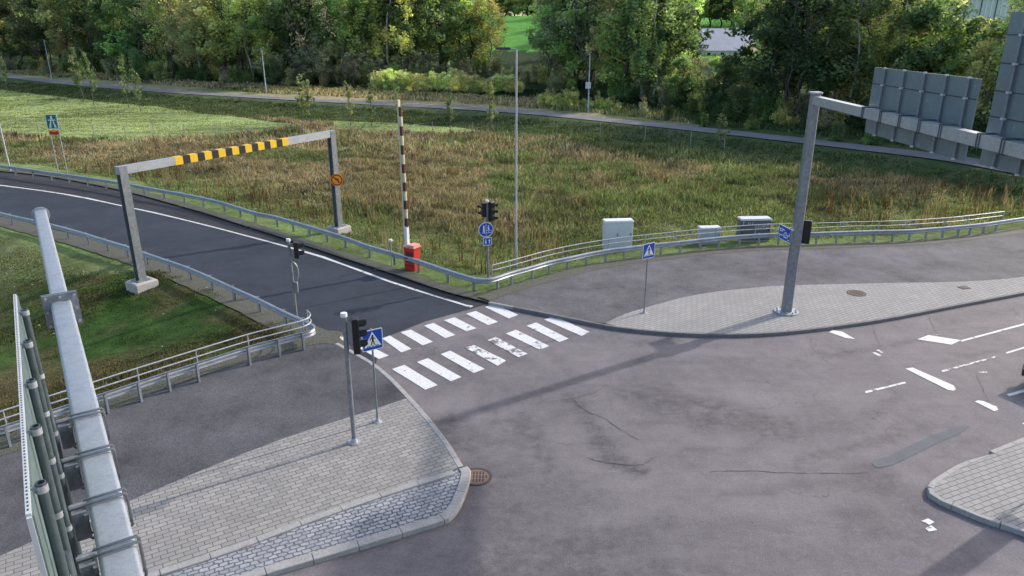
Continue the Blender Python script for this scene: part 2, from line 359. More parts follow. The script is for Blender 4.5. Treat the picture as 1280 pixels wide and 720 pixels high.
def vn(x, y, s):                 # tiling value noise
    x = np.asarray(x) / s; y = np.asarray(y) / s; xi = np.floor(x).astype(int); yi = np.floor(y).astype(int); fx = x - xi; fy = y - yi
    fx = fx * fx * (3 - 2 * fx); fy = fy * fy * (3 - 2 * fy); g = lambda a, b: G[a % 64, b % 64]
    return (g(xi, yi) * (1 - fx) + g(xi + 1, yi) * fx) * (1 - fy) + (g(xi, yi + 1) * (1 - fx) + g(xi + 1, yi + 1) * fx) * fy
def beyond(x, y):                # metres beyond the far path (positive on the forest side)
    py = np.interp(x, PATHA[:, 0][np.argsort(PATHA[:, 0])], PATHA[:, 1][np.argsort(PATHA[:, 0])]); return y - py
def hfun(x, y):
    x = np.asarray(x, float); y = np.asarray(y, float); sh = x.shape; x = x.ravel(); y = y.ravel()
    ins = np.zeros(x.shape, bool)
    for p in PAVED: ins |= inside(x, y, p)
    dp = dist(x, y, PATHA); dr = np.full(x.shape, 1e9)
    near = (y < 75) & (x > -90) & (x < 80)
    if near.any():
        d = np.full(near.sum(), 1e9)
        for p in PAVED: d = np.minimum(d, dist(x[near], y[near], p))
        dr[near] = d
    b = beyond(x, y)
    val = sst(dr, 1.2, 8) * sst(dp, 2.2, 7) * np.where(b < 0, .9, .15)
    bump = (vn(x, y, 5) - .5) * .25 + (vn(x, y, 1.7) - .5) * .12
    z = .06 - val + bump * sst(dr, .8, 4) * sst(dp, 1.6, 4)
    z = z + sst(b, 95, 290) * 15.5 + sst(b, 12, 60) * .6
    z = np.where(dp < 2.5, np.minimum(z, -.06), z)
    z = np.where(ins, -.12, z); return z.reshape(sh)
def T(x, y):                     # where the view through a photo pixel meets the terrain
    d = ray(x, y); t = np.concatenate([np.linspace(12, 130, 500), np.linspace(130.5, 600, 900)]); p = np.array([0, 0, H])[:, None] + d[:, None] * t
    h = hfun(p[0], p[1]); k = np.argmax(p[2] < h)
    if not (p[2] < h).any(): k = len(t) - 1
    return np.array([p[0][k], p[1][k], float(hfun(np.array([p[0][k]]), np.array([p[1][k]]))[0])])
def gz(x, y): return float(hfun(np.array([x]), np.array([y]))[0])
# ------------------------------------------------------------------ terrain colours
MOWN = arr([T(*p) for p in ((-120, 100), (0, 112), (100, 124), (194, 133), (320, 149), (385, 158), (350, 164), (270, 173), (178, 178), (60, 172), (-120, 168))])
MOWN2 = arr([T(*p) for p in ((410, 150), (470, 153), (545, 158), (620, 166), (560, 169), (480, 168), (420, 166))])
def patchcol(x, y):
    """grass colour by place: mown, verge, dry field, bank; returns rgb and a height factor"""
    x = np.asarray(x, float); y = np.asarray(y, float)
    b = beyond(x, y); dp = dist(x, y, PATHA)
    dr = np.full(x.shape, 30.0); nm = (y < 75) & (x > -90) & (x < 80)
    if nm.any():
        d = np.full(nm.sum(), 1e9)
        for p in PAVED: d = np.minimum(d, dist(x[nm], y[nm], p))
        dr[nm] = d
    n1 = vn(x, y, 7) * .6 + vn(x, y, 2.3) * .4; n2 = vn(x + 31, y + 17, 3.1) * .6 + vn(x, y, 1.1) * .4
    brown = np.array([.30, .245, .165]); olive = np.array([.20, .225, .105]); green = np.array([.130, .185, .070]); bright = np.array([.19, .27, .09]); tan = np.array([.42, .36, .24]); dark = np.array([.055, .095, .035])
    w = lambda m, a, c: a[None, :] * (1 - m[:, None]) + c[None, :] * m[:, None]
    nearb = sst(dr - np.interp(x, [-5, 5], [0, 3]), 5, 14)                                   # dry further from the road
    c = w(np.clip(nearb * 1.15 * sst(n1 + .18 * (x < -2) - .02, .34, .62) + .06, 0, 1), np.tile(green, (len(x), 1))[0], brown)
    c = c * .75 + .25 * w(sst(n2, .3, .7), olive, tan)
    hh = .35 + .65 * nearb
    m = sst(dr, 3.2, 1.4)[:, None] * .85; c = c * (1 - m) + bright * .9 * m; hh = hh * (1 - .8 * sst(dr, 3.5, 1.5))
    cl = .55 + .55 * vn(x + 9, y + 3, 4.3) + .4 * vn(x + 50, y, 1.4); c = c * cl[:, None]
    wl = np.interp(x, [-45, -5, 20], [19, 15, 9]); m = (sst(dp, wl + 3, wl - 4) * (b < 0))[:, None] * .88; c = c * (1 - m) + (dark * 1.0 + .2 * olive * n2[:, None]) * m; hh = np.where((dp < wl) & (b < 0), .35, hh)
    for pl in (MOWN, MOWN2):
        i = inside(x, y, pl); st = np.clip(vn(x * .25 + y * .05, y * 1.6, 1.0) * .7 + vn(x, y, 9) * .6 - .15, 0, 1)
        c[i] = (np.array([.30, .37, .155]))[None, :] * (.55 + .85 * st[i])[:, None] + .05 * n2[i][:, None] * np.array([1, .8, .5]); hh[i] = .14
    low = (y < 33) & (x < -5)
    lw = w(sst(n1, .45, .7), np.array([.046, .092, .022]), np.array([.095, .092, .042])); yy = sst(x, -16, -26)[:, None] * .7
    lw = lw * (.55 + .5 * n2[:, None] + .45 * vn(x, y, .5)[:, None]) * 1.1; bp_ = sst(vn(x + 5, y + 8, 1.6), .5, .75)[:, None] * .6; lw = lw * (1 - bp_) + np.array([.15, .12, .065]) * bp_; lw = lw * (1 - yy * .7) + np.array([.14, .12, .065]) * yy * .7
    c[low] = lw[low]; hh[low] = .2 + .25 * sst(n1, .45, .7)[low]
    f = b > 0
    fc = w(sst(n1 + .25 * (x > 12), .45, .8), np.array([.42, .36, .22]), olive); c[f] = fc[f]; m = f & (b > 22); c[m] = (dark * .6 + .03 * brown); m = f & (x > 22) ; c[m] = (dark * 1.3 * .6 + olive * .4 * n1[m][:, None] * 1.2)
    m = f & (b > 150); c[m] = np.array([.13, .34, .06]) * (.85 + .3 * n1[m][:, None])
    hh[f] = .6; return c, hh
# terrain sheet
xs = np.concatenate([np.linspace(-900, -150, 26), np.linspace(-145, -62, 50), np.arange(-61, 50, .5), np.linspace(51, 150, 60), np.linspace(160, 900, 26)])
ys = np.concatenate([np.linspace(-300, -10, 14), np.arange(-5, 112, .5), np.linspace(113, 240, 80), np.linspace(245, 520, 60), np.linspace(560, 1500, 12)])
XX, YY = np.meshgrid(xs, ys); ZZ = hfun(XX, YY)
def grid_mesh(name, XX, YY, ZZ):
    ny, nx = XX.shape; me = bpy.data.meshes.new(name); v = np.stack([XX, YY, ZZ], -1).reshape(-1, 3)
    i = (np.arange(ny - 1)[:, None] * nx + np.arange(nx - 1)[None, :]).ravel(); f = np.stack([i, i + 1, i + nx + 1, i + nx], 1)
    me.vertices.add(len(v)); me.vertices.foreach_set('co', v.ravel().astype(np.float32))
    me.loops.add(len(f) * 4); me.loops.foreach_set('vertex_index', f.ravel().astype(np.int32)); me.polygons.add(len(f))
    me.polygons.foreach_set('loop_start', (np.arange(len(f)) * 4).astype(np.int32)); me.polygons.foreach_set('loop_total', np.full(len(f), 4, np.int32))
    me.polygons.foreach_set('use_smooth', np.ones(len(f), bool)); me.update(calc_edges=True); return me, v
def set_tint(me, rgb):
    a = me.color_attributes.new('tint', 'FLOAT_COLOR', 'POINT'); a.data.foreach_set('color', np.concatenate([rgb, np.ones((len(rgb), 1))], 1).astype(np.float32).ravel())
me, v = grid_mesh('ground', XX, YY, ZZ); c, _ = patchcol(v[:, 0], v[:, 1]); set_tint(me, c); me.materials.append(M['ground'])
gr = bpy.data.objects.new('ground', me); COL.objects.link(gr); gr['kind'] = 'structure'
# ------------------------------------------------------------------ roads
mx, my = np.meshgrid(np.arange(-30, 60.1, .25), np.arange(-20, 46.1, .25))
# main road surface clipped to the junction outline
main_out = kerbup[::-1] + PP([(532, 402), (476, 424)]) + kerblow + settout[1:]
main_big = arr(toppath[::-1] + [Vector(P(590, 386)), Vector(P(532, 402)), Vector(P(476, 424)), Vector(P(440, 440))] + lowtop[::-1][1:] + [Vector((-60, -10, 0)), Vector((-60, -60, 0)), Vector((120, -60, 0)), Vector((120, 60, 0))])
me, v = grid_mesh('main_road', mx, my, np.zeros_like(mx))
STAINS_SHADE = [(440, 420, 700, 500, 1.6, .30), (600, 385, 760, 420, 1.0, .25), (560, 540, 620, 720, 1.4, .30), (640, 560, 720, 620, 1.2, .28), (820, 455, 1100, 470, .9, .22), (1180, 400, 1280, 385, .5, .25), (900, 690, 1100, 720, 1.2, .25), (795, 492, 960, 535, 1.0, .5), (960, 535, 1040, 530, .8, .3), (715, 497, 769, 578, .35, .55), (760, 575, 800, 588, .3, .9), (650, 520, 690, 585, .35, .5), (600, 500, 650, 560, .3, .3), (560, 520, 575, 560, .5, .55),  # road stains, with sign-panel shade also painted in at lower centre
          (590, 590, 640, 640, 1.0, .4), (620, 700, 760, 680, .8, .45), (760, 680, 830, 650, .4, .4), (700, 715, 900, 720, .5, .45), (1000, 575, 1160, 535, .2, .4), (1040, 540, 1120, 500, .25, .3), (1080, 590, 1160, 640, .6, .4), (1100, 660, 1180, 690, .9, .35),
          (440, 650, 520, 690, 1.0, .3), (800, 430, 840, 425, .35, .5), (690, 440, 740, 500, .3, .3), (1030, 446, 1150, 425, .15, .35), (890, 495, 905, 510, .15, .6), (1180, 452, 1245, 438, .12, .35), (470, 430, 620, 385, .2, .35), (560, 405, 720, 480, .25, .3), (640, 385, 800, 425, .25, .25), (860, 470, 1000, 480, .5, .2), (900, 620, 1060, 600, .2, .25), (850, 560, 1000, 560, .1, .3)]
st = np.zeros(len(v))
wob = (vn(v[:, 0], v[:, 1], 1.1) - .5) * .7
for x0, y0, x1, y1, w_, s_ in STAINS_SHADE:
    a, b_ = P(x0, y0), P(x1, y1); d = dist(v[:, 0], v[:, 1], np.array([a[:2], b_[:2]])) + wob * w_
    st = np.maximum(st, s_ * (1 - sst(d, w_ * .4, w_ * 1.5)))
a = me.attributes.new('stain_shade', 'FLOAT', 'POINT'); a.data.foreach_set('value', st.astype(np.float32)); me.materials.append(M['main'])
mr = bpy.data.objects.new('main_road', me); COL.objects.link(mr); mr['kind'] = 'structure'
# the part of that sheet lying outside the paved outline is removed
import bmesh
bm = bmesh.new(); bm.from_mesh(me); bm.verts.ensure_lookup_table()
co = np.array([p.co[:2] for p in bm.verts]); ins = inside(co[:, 0], co[:, 1], PAVED[1]) | inside(co[:, 0], co[:, 1], PAVED[0])
dd = dist(co[:, 0], co[:, 1], np.vstack([PAVED[1], PAVED[1][:1]]))
bmesh.ops.delete(bm, geom=[bm.verts[i] for i in np.where(~ins & (dd > .35))[0]], context='VERTS'); bm.to_mesh(me); bm.free()
flat('main_road_far', [Vector((60, -60, 0)), Vector((400, -60, 0)), Vector((400, 90, 0)), Vector((60, 46, 0))], M['patch'], -.004)
flat('ramp_road', ramp_poly, M['ramp'], .006)
shoulder = [Vector(p) for p in far_w] + [Vector(p) for p in edge_w][::-1]
flat('ramp_shoulder', shoulder, M['shoulder'], .010)
# footpaths and paving
slab('upper_footpath', toppath + paveb[::-1] + S([(757, 404), (730, 400), (680, 390), (628, 380), (612, 377)], KH), M['path'], KH)
slab('upper_paving', paveb + [p for p in kerbup if p.x > paveb[0].x][::-1], M['pave_up'], KH + .004)
i0 = min(range(len(kerblow)), key=lambda i: (kerblow[i] - Vector(P(508, 498, KH))).length)
slab('lower_footpath', lowtop + kerblow[1:i0] + lowb, M['path_low'], KH)
slab('lower_paving', lowb[::-1] + kerblow[i0 + 1:-1] + kerbrow, M['pave_low'], KH + .004)
slab('setts_verge', kerbrow + settout[::-1], M['setts'], KH + .002 - .02, .14)
ISL = [(1167, 611), (1170, 605), (1185, 595), (1201.7, 585), (1243, 567), (1280, 552), (1400, 505), (1520, 463), (1560, 560), (1500, 760), (1400, 712), (1280, 661), (1226, 643), (1180, 624), (1169, 617)]
isl = PP(ISL, KH); slab('traffic_island', [Vector(p) for p in isl], M['pave_isl'], KH + .004)
def kerb(line, mat, w=.13, side=1, h=KH + .012, name='kerb', base=-.03):
    # stones 1 m long with fine joints
    L = [Vector(p) for p in line]; m = MB(); seg = []; acc = 0; cur = [L[0]]
    for a, b in zip(L[:-1], L[1:]):
        rem = (b - a).length; p = a
        while acc + rem >= 1.0:
            q = p + (b - p).normalized() * (1.0 - acc); cur.append(q); seg.append(cur); rem = (b - q).length; p = q; cur = [q]; acc = 0
        acc += rem
        if rem > .05: cur.append(b)
    if len(cur) > 1: seg.append(cur)
    for s_ in seg:
        s_ = [Vector((q.x, q.y, 0)) for q in s_]
        if (s_[-1] - s_[0]).length < .05: continue
        s_[0] = s_[0] + (s_[1] - s_[0]).normalized() * .008; s_[-1] = s_[-1] - (s_[-1] - s_[-2]).normalized() * .008
        o = 0 if side > 0 else -w
        m.sweep(s_, [(o, base), (o + w, base), (o + w, h - .012), (o + w - .015, h), (o + .015, h), (o, h - .012)])
    ob = m.build(name, mat); ob['kind'] = 'structure'; return ob
kerb(kerbup[4:], M['kerb_dark'], .14, -1); kerb(kerbup[:5], M['kerb'], .12, -1, KH + .01)
kerb(kerblow, M['kerb'], .16, 1); kerb(kerbrow, M['kerb'], .20, 1, KH + .03); kerb(settout, M['kerb'], .26, 1, KH + .01)
kerb([Vector(p) for p in isl] + [Vector(isl[0])], M['kerb'], .14, 1)
# gravel strips along the asphalt edges
def strip(name, line, a, b, z, mat):
    L = [Vector(p) for p in line]; m = MB(); vs = []
    for i, p in enumerate(L):
        d = (L[min(i + 1, len(L) - 1)] - L[max(i - 1, 0)]); n = Vector((-d.y, d.x, 0)).normalized(); j = (random.random() - .5) * .12
        vs += [(p.x + n.x * a, p.y + n.y * a, z), (p.x + n.x * (b + j), p.y + n.y * (b + j), z - (.0 if name != 'gravel_verge' else -.012))]
    m.add(vs, [(2 * i, 2 * i + 1, 2 * i + 3, 2 * i + 2) for i in range(len(L) - 1)]); ob = m.build(name, mat); ob['kind'] = 'structure'
    if ob.data.polygons[0].normal.z < 0: ob.data.flip_normals()
    return ob
strip('gravel_verge', S(TOPPATH, KH, 6), -.02, .75, KH + .01, M['gravel']); strip('gravel_verge', S(LOWTOP, KH, 6), -.02, 1.1, KH + .01, M['gravel'])
strip('gravel_verge', S(FAR, 0, 6), -.1, .55, .085, M['gravel']); strip('gravel_verge', S(NEAR, 0, 6), .1, -1.15, .078, M['gravel'])
corner = PP([(372, 403), (410, 418), (440, 440), (418, 430), (395, 430), (350, 441), (340, 425)]); flat('gravel_verge', corner, M['gravel'], .09)
pc = [Vector(p) for p in pathc_w]; strip('far_footpath', pc, -1.75, 1.75, .03, M['farpath'])
# ------------------------------------------------------------------ road markings
def marks(name, polys, z=.012):
    m = MB(); wear = []
    for pts, w_ in polys:
        q = [P(x, y) for x, y in pts]; m.add([(p[0], p[1], z) for p in q], [tuple(range(len(q)))]); wear += [w_] * len(q)
    ob = m.build(name, M['line']); me = ob.data
    for p in me.polygons:
        if p.normal.z < 0: p.flip()
    a = me.attributes.new('wear', 'FLOAT', 'POINT'); a.data.foreach_set('value', wear); ob['kind'] = 'structure'; return ob
Z5 = lambda pts, ox=440, oy=360, s=3.6: [(ox + x / s, oy + y / s) for x, y in pts]
up = [[(15, 262), (55, 248), (165, 305), (122, 321)], [(135, 228), (170, 215), (268, 275), (222, 291)], [(218, 200), (264, 188), (365, 243), (318, 259)], [(325, 171), (367, 158), (465, 212), (420, 227)], [(413, 146), (462, 133), (560, 182), (515, 196)], [(513, 117), (557, 104), (657, 153), (612, 168)], [(597, 86), (640, 72), (748, 122), (706, 138)]]
lo = [[(180, 366), (236, 347), (386, 438), (330, 459)], [(292, 334), (342, 317), (492, 402), (445, 421)], [(398, 299), (442, 283), (597, 365), (548, 384)], [(508, 269), (550, 258), (695, 328), (655, 351)], [(610, 236), (647, 221), (790, 297), (750, 313)], [(692, 206), (738, 189), (888, 262), (845, 279)], [(785, 171), (829, 156), (975, 229), (933, 244)], [(864, 143), (911, 127), (1070, 199), (1033, 217)]]
ws = [.33, .32, .34, .33, .36, .34, .31] + [.30, .31, .34, .42, .43, .38, .34, .33]
marks('crosswalk_marking', [(Z5(p), w_) for p, w_ in zip(up + lo, ws)])
C7 = lambda pts: [(960 + x / 3.6, 360 + y / 3.6) for x, y in pts]
marks('lane_marking', [(C7([(275, 200), (290, 190), (335, 198), (392, 231), (350, 226)]), .3), (C7([(468, 292), (482, 290), (512, 305), (498, 307)]), .4), (C7([(485, 280), (497, 278), (519, 291), (508, 293)]), .4),
    (C7([(671, 232), (722, 213), (868, 236), (826, 256)]), .33), (C7([(740, 210), (778, 206), (780, 211), (742, 216)]), .5), (C7([(868, 236), (1152, 160), (1152, 168), (870, 243)]), .36), (C7([(1152, 160), (1500, 60), (1500, 68), (1152, 168)]), .42),
    (C7([(618, 364), (650, 359), (835, 440), (845, 457), (835, 463), (812, 461)]), .25), (C7([(436, 466), (615, 423), (622, 429), (440, 475)]), .40), (C7([(780, 373), (1025, 307), (1030, 312), (785, 380)]), .47), (C7([(1070, 291), (1152, 266), (1152, 273), (1074, 297)]), .34), (C7([(1152, 266), (1400, 190), (1400, 197), (1152, 273)]), .4),
    (C7([(930, 512), (945, 507), (968, 510), (1028, 535), (1036, 549), (1018, 556)]), .3), (C7([(1073, 480), (1152, 457), (1152, 470), (1086, 488)]), .35), (C7([(1152, 457), (1300, 418), (1300, 430), (1152, 470)]), .35), (C7([(1143, 611), (1152, 607), (1250, 640), (1230, 652)]), .3),
    (C7([(940, 375), (985, 378), (985, 383), (942, 382)]), .5), ([(1151.5, 651.5), (1160, 648.5), (1168, 653), (1161.5, 656.5)], .4), ([(1156.5, 661), (1164, 657), (1171.5, 663), (1161, 665)], .45)])
m_ = MB(); wd = .085; el = [Vector(p) for p in edge_w]
eo = strip('edge_line', el, -.09, .09, .052, M['line']); me = eo.data
for vv in me.vertices: vv.co.z = .018
a = me.attributes.new('wear', 'FLOAT', 'POINT'); a.data.foreach_set('value', [.36] * len(me.vertices))
marks('edge_marking', [([(419, 419), (424, 418), (435, 427), (430, 429)], .3)], .07)
flat('asphalt_patch', PP([(1090, 580), (1092, 575), (1110, 571), (1127, 562), (1154, 549), (1190, 535), (1210, 532), (1212, 534), (1195, 545), (1176, 552), (1154, 563), (1115, 582), (1095, 585)]), M['patch'], .008)
def crack(pts, w=.025):
    m = MB(); L = smooth_poly(PP(pts, .009), 6)
    for i, p in enumerate(L): p.x += (random.random() - .5) * .06; p.y += (random.random() - .5) * .06
    vs = []
    for i, p in enumerate(L):
        d = (L[min(i + 1, len(L) - 1)] - L[max(i - 1, 0)]); n = Vector((-d.y, d.x, 0)).normalized() * w * random.uniform(.15, .8); vs += [p + n, p - n]
    m.add(vs, [(2 * i, 2 * i + 1, 2 * i + 3, 2 * i + 2) for i in range(len(L) - 1)]); return m
M['crackm'] = paint('crack_tar', (.100, .092, .096), .8)
cm = MB()
for pts, w_ in (([(715, 497), (730, 512), (755, 522), (770, 533), (783, 540), (798, 550)], .02), ([(818, 572), (800, 581), (760, 578), (735, 572)], .03), ([(885, 590), (920, 588), (1000, 591), (1087, 591)], .018), ([(1091, 408), (1095, 420), (1101, 435)], .015), ([(1160, 393), (1166, 408), (1178, 430)], .015), ([(1220, 468), (1230, 488), (1236, 503)], .02), ([(700, 500), (740, 492), (760, 480)], .02)):
    q = crack(pts, w_); cm.add(q.v, q.f)
ob = cm.build('road_crack', M['crackm']); ob['kind'] = 'structure'
# ------------------------------------------------------------------ guardrails
WB = [(0, .46), (.05, .47), (.07, .51), (.02, .555), (.02, .60), (.07, .645), (.05, .69), (0, .70), (-.012, .70), (.035, .68), (.05, .645), (.005, .60), (.005, .555), (.05, .51), (.035, .48), (-.012, .46)]
def rail_along(root, line, flip=1, zb=.06, post_at=None, handline=None, hposts=True):
    L = [Vector((p[0], p[1], zb)) for p in line]
    prof = [(a * flip, b) for a, b in WB]; prof = prof if flip > 0 else prof[::-1]
    sm = smooth_poly(L, 5)
    MB().sweep(sm, prof).build('rail_beam', M['rail'], root, True)
    for p in post_at:
        d = min(range(len(sm) - 1), key=lambda i: (sm[i] - Vector((p[0], p[1], zb))).length); t = sm[min(d + 1, len(sm) - 1)] - sm[d]; n = Vector((-t.y, t.x, 0)).normalized() * (-.075 * flip)
        q = Vector((p[0], p[1], zb)) + n; m = MB(); ang = math.atan2(t.y, t.x); Rm = rz(ang)
        m.box(q + Vector((0, 0, .27)), (.008, .11, .86), Rm); m.box(q + Rm @ Vector((.03, .055, 0)) + Vector((0, 0, .27)), (.06, .007, .86), Rm); m.box(q + Rm @ Vector((.03, -.055, 0)) + Vector((0, 0, .27)), (.06, .007, .86), Rm)
        m.build('post', M['rail'], root)
g1 = [(-140, 195), (-90, 203), (-40, 211), (19, 219), (64, 226), (109, 232.5), (155, 240), (204, 249.5), (229, 254), (253, 259), (279, 265.5), (318, 278), (345, 284), (385, 296), (430, 310.5), (460, 322), (491, 331.5), (521, 341), (557.5, 354), (590, 364.5), (602, 366.5), (612, 366.5), (623, 363.5), (640, 357.5), (666, 350), (687, 343.5), (710, 338.5), (733.6, 333), (757, 328.6), (780, 325.5), (804, 322.5), (826, 320), (850, 317.5), (875, 314.5), (898, 312), (924, 309.7), (948, 308), (972.5, 307), (1020, 306), (1045, 305), (1068, 304.2), (1092, 303.5), (1115, 303), (1136, 302.3), (1157, 300.5), (1178, 298.8), (1197.5, 297), (1212, 295.5), (1229.5, 293.5), (1245, 291), (1290, 284), (1380, 270), (1500, 250)]
root = empty('guardrail', P(600, 366, .06), 'galvanised guardrail from the far side of the ramp round to the upper footpath', 'guardrail')
posts = [p for p in g1 if p not in ((602, 366.5), (612, 366.5))]
extra = [(41, 223), (86, 229), (132, 236), (179, 245), (299, 271.5), (365, 290), (407, 303), (997, 306.5)]
rail_along(root, PP(g1, .06), -1, .06, PP(posts + extra, .06))
hz = [(618, 363), (640, 357), (687, 343), (733.6, 332.5), (780, 325), (826, 319.5), (875, 314), (924, 309.3), (972.5, 306.6), (1020, 305.6), (1068, 303.8), (1115, 302.6), (1157, 300.1), (1197.5, 296.6), (1253, 289.5)]
def handrail(root, line, post_at, off):
    sm = smooth_poly([Vector((p[0], p[1], 0)) for p in line], 5); pts = []
    for i, p in enumerate(sm):
        d = sm[min(i + 1, len(sm) - 1)] - sm[max(i - 1, 0)]; n = Vector((-d.y, d.x, 0)).normalized() * off; pts.append(p + n)
    m = MB()
    for z in (.90, 1.14): m.tube([p + Vector((0, 0, z)) for p in pts], .024, 8)
    for e in (pts[0], pts[-1]): m.cyl(e + Vector((0, 0, .62)), e + Vector((0, 0, 1.14)), .024, 8)
    m.build('handrail', M['galv'], root, True)
    for p in post_at:
        q = min(pts, key=lambda w: (w - Vector((p[0], p[1], 0))).length); MB().cyl(q + Vector((0, 0, .35)), q + Vector((0, 0, 1.14)), .022, 8).build('handrail_post', M['galv'], root, True)
handrail(root, PP(hz), PP([(640, 357), (666, 350), (710, 338), (757, 328), (804, 322), (850, 317), (898, 312), (948, 308), (1045, 305), (1092, 303), (1136, 302), (1180, 298), (1215, 295)]), .14)
g2 = [(-140, 262), (-70, 264), (-25, 271), (13, 282), (50, 290.5), (83, 299), (108, 306.5), (132, 314.5), (157.5, 322.5), (182, 331.5), (210, 341.5), (236, 351), (263, 363), (291, 376.5), (322, 391), (355, 408), (378, 419), (391, 425.5), (396, 430), (392, 434.5), (380, 438), (350, 446), (312.5, 456.5), (249, 478), (213, 490), (177, 502.5), (136, 517), (95, 531), (55, 545), (14, 559), (-40, 578), (-120, 608), (-200, 640)]
root = empty('guardrail', P(391, 425, .06), 'galvanised guardrail between ramp and green slope, wrapping back along the lower footpath', 'guardrail')
rail_along(root, PP(g2, .06), -1, .06, PP([p for p in g2 if p not in ((391, 425.5), (396, 430), (392, 434.5))], .06))
h2 = [(384, 424), (388, 430), (380, 436), (350, 444.5), (312.5, 455), (249, 476), (177, 500.5), (95, 529), (14, 557), (-120, 605), (-200, 637)]
handrail(root, PP(h2), PP([(380, 436), (312.5, 455), (249, 476), (177, 500), (95, 529), (14, 557)]), .10)
# ------------------------------------------------------------------ sign helper
class Face:                     # a flat sign face: c centre, az = azimuth the face looks towards
    def __init__(s, c, az): s.c = Vector([float(k) for k in c]); s.n = azv(az); s.u = Vector((0, 0, 1)); s.r = s.u.cross(s.n); s.az = az
    def pt(s, x, y, d=0.0): return s.c + s.r * x + s.u * y + s.n * d
    def poly(s, m, pts, d=.012, th=.003):
        a = sum(pts[i][0] * pts[(i + 1) % len(pts)][1] - pts[(i + 1) % len(pts)][0] * pts[i][1] for i in range(len(pts)))
        if a < 0: pts = pts[::-1]
        m.prism([s.pt(x, y, d - th) for x, y in pts], s.n * th); return m
def rrect(w, h, r=.03, n=3):
    pts = []
    for cx, cy, a0 in ((w / 2 - r, h / 2 - r, 0), (-w / 2 + r, h / 2 - r, 90), (-w / 2 + r, -h / 2 + r, 180), (w / 2 - r, -h / 2 + r, 270)):
        for k in range(n + 1): a = R(a0 + 90 * k / n); pts.append((cx + r * math.cos(a), cy + r * math.sin(a)))
    return pts
def disc(r, n=28, cx=0, cy=0, a0=0, a1=360): return [(cx + r * math.cos(R(a0 + (a1 - a0) * k / n)), cy + r * math.sin(R(a0 + (a1 - a0) * k / n))) for k in range(n)]
def ring_quads(s, m, r1, r2, d, n=32):
    for k in range(n):
        a, b = 2 * math.pi * k / n, 2 * math.pi * (k + 1) / n
        s.poly(m, [(r1 * math.cos(a), r1 * math.sin(a)), (r2 * math.cos(a), r2 * math.sin(a)), (r2 * math.cos(b), r2 * math.sin(b)), (r1 * math.cos(b), r1 * math.sin(b))], d, .002)
def crossing_sign(bx, by, az, label, lean=0):
    b = P(bx, by, KH); top = 3.0; t = empty('crosswalk_sign', b, label, 'road sign')
    MB().cyl((b[0], b[1], KH), (b[0], b[1], KH + 2.95), .030, 12).build('pole', M['galv_dark'], t, True)
    m = MB(); m.cyl((b[0], b[1], KH), (b[0], b[1], KH + .10), .075, 14, .06); m.cyl((b[0], b[1], KH), (b[0], b[1], KH + .025), .13, 16, .12); m.build('base', M['galv'], t, True)
    f = Face((b[0], b[1], KH + 2.62), az); f.c += f.n * .045
    pl = f.poly(MB(), rrect(.62, .62, .04), 0.0, .012).build('sign_plate', M['swhite'], t)
    m = MB(); f.poly(m, rrect(.575, .575, .035), .004, .003); m.build('blue_field', M['blue'], pl)
    f.poly(MB(), [(-.255, -.20), (.255, -.20), (0, .255)], .008, .003).build('white_triangle', M['swhite'], pl)
    m = MB(); D = .012
    f.poly(m, disc(.030, 14, .004, .125), D); f.poly(m, [(-.03, .095), (.035, .095), (.03, -.02), (-.02, -.02)], D)
    f.poly(m, [(-.02, -.02), (.012, -.02), (-.035, -.15), (-.062, -.15)], D); f.poly(m, [(.0, -.02), (.03, -.02), (.065, -.15), (.035, -.15)], D)
    f.poly(m, [(-.03, .09), (-.03, .06), (-.075, -.005), (-.09, .01)], D); f.poly(m, [(.033, .09), (.032, .06), (.07, .0), (.085, .015)], D)
    for k in (-.17, -.105, .0, .10, .165): f.poly(m, [(k - .018, -.195), (k + .018, -.195), (k * .8 + .012, -.155), (k * .8 - .012, -.155)], D)
    m.build('walking_figure', M['sblack'], pl); return t
crossing_sign(472, 527, 147, 'blue pedestrian crossing sign on a thin pole beside the lower zebra crossing kerb')
crossing_sign(805, 391, 147, 'blue pedestrian crossing sign on a thin pole at the tip of the upper paving')
def signal_head(root, c, az, n=3, r=.10, w=.30, hgt=None, bracket=None):
    f = Face(c, az); hgt = hgt or n * .29 + .05; Rm = rz(-R(az))
    hd = MB().rbox(f.c, (w, .18, hgt), Rm, .02).build('signal_head', M['black'], root)
    for k in range(n):
        y = hgt / 2 - .17 - k * .29; m = MB(); cc = f.pt(0, y, .093); m.cyl(cc, cc + f.n * .012, r, 18); m.build('lens', M['lens'], hd, True)
        m = MB(); vs = []; N = 14
        for i in range(N + 1):
            a = R(-25 + 230 * i / N)
            for rr, dd in ((r + .012, .09), (r + .02, .29), (r + .010, .29), (r + .002, .09)): vs.append(f.pt(rr * math.cos(a), y + rr * math.sin(a), dd if math.sin(a) > 0 else .09 + (dd - .09) * (1 + math.sin(a) * 1.2)))
        fs = []
        for i in range(N):
            for j in range(4): fs.append((i * 4 + j, i * 4 + (j + 1) % 4, i * 4 + 4 + (j + 1) % 4, i * 4 + 4 + j))
        m.add(vs, fs); m.build('visor', M['black'], hd, True)
    if bracket is not None:
        m = MB()
        for dz in (hgt * .38, -hgt * .38): m.tube([f.c + Vector((0, 0, dz)), Vector((bracket[0], bracket[1], f.c.z + dz))], .018, 8)
        m.build('bracket', M['galv_dark'], root)
    return hd
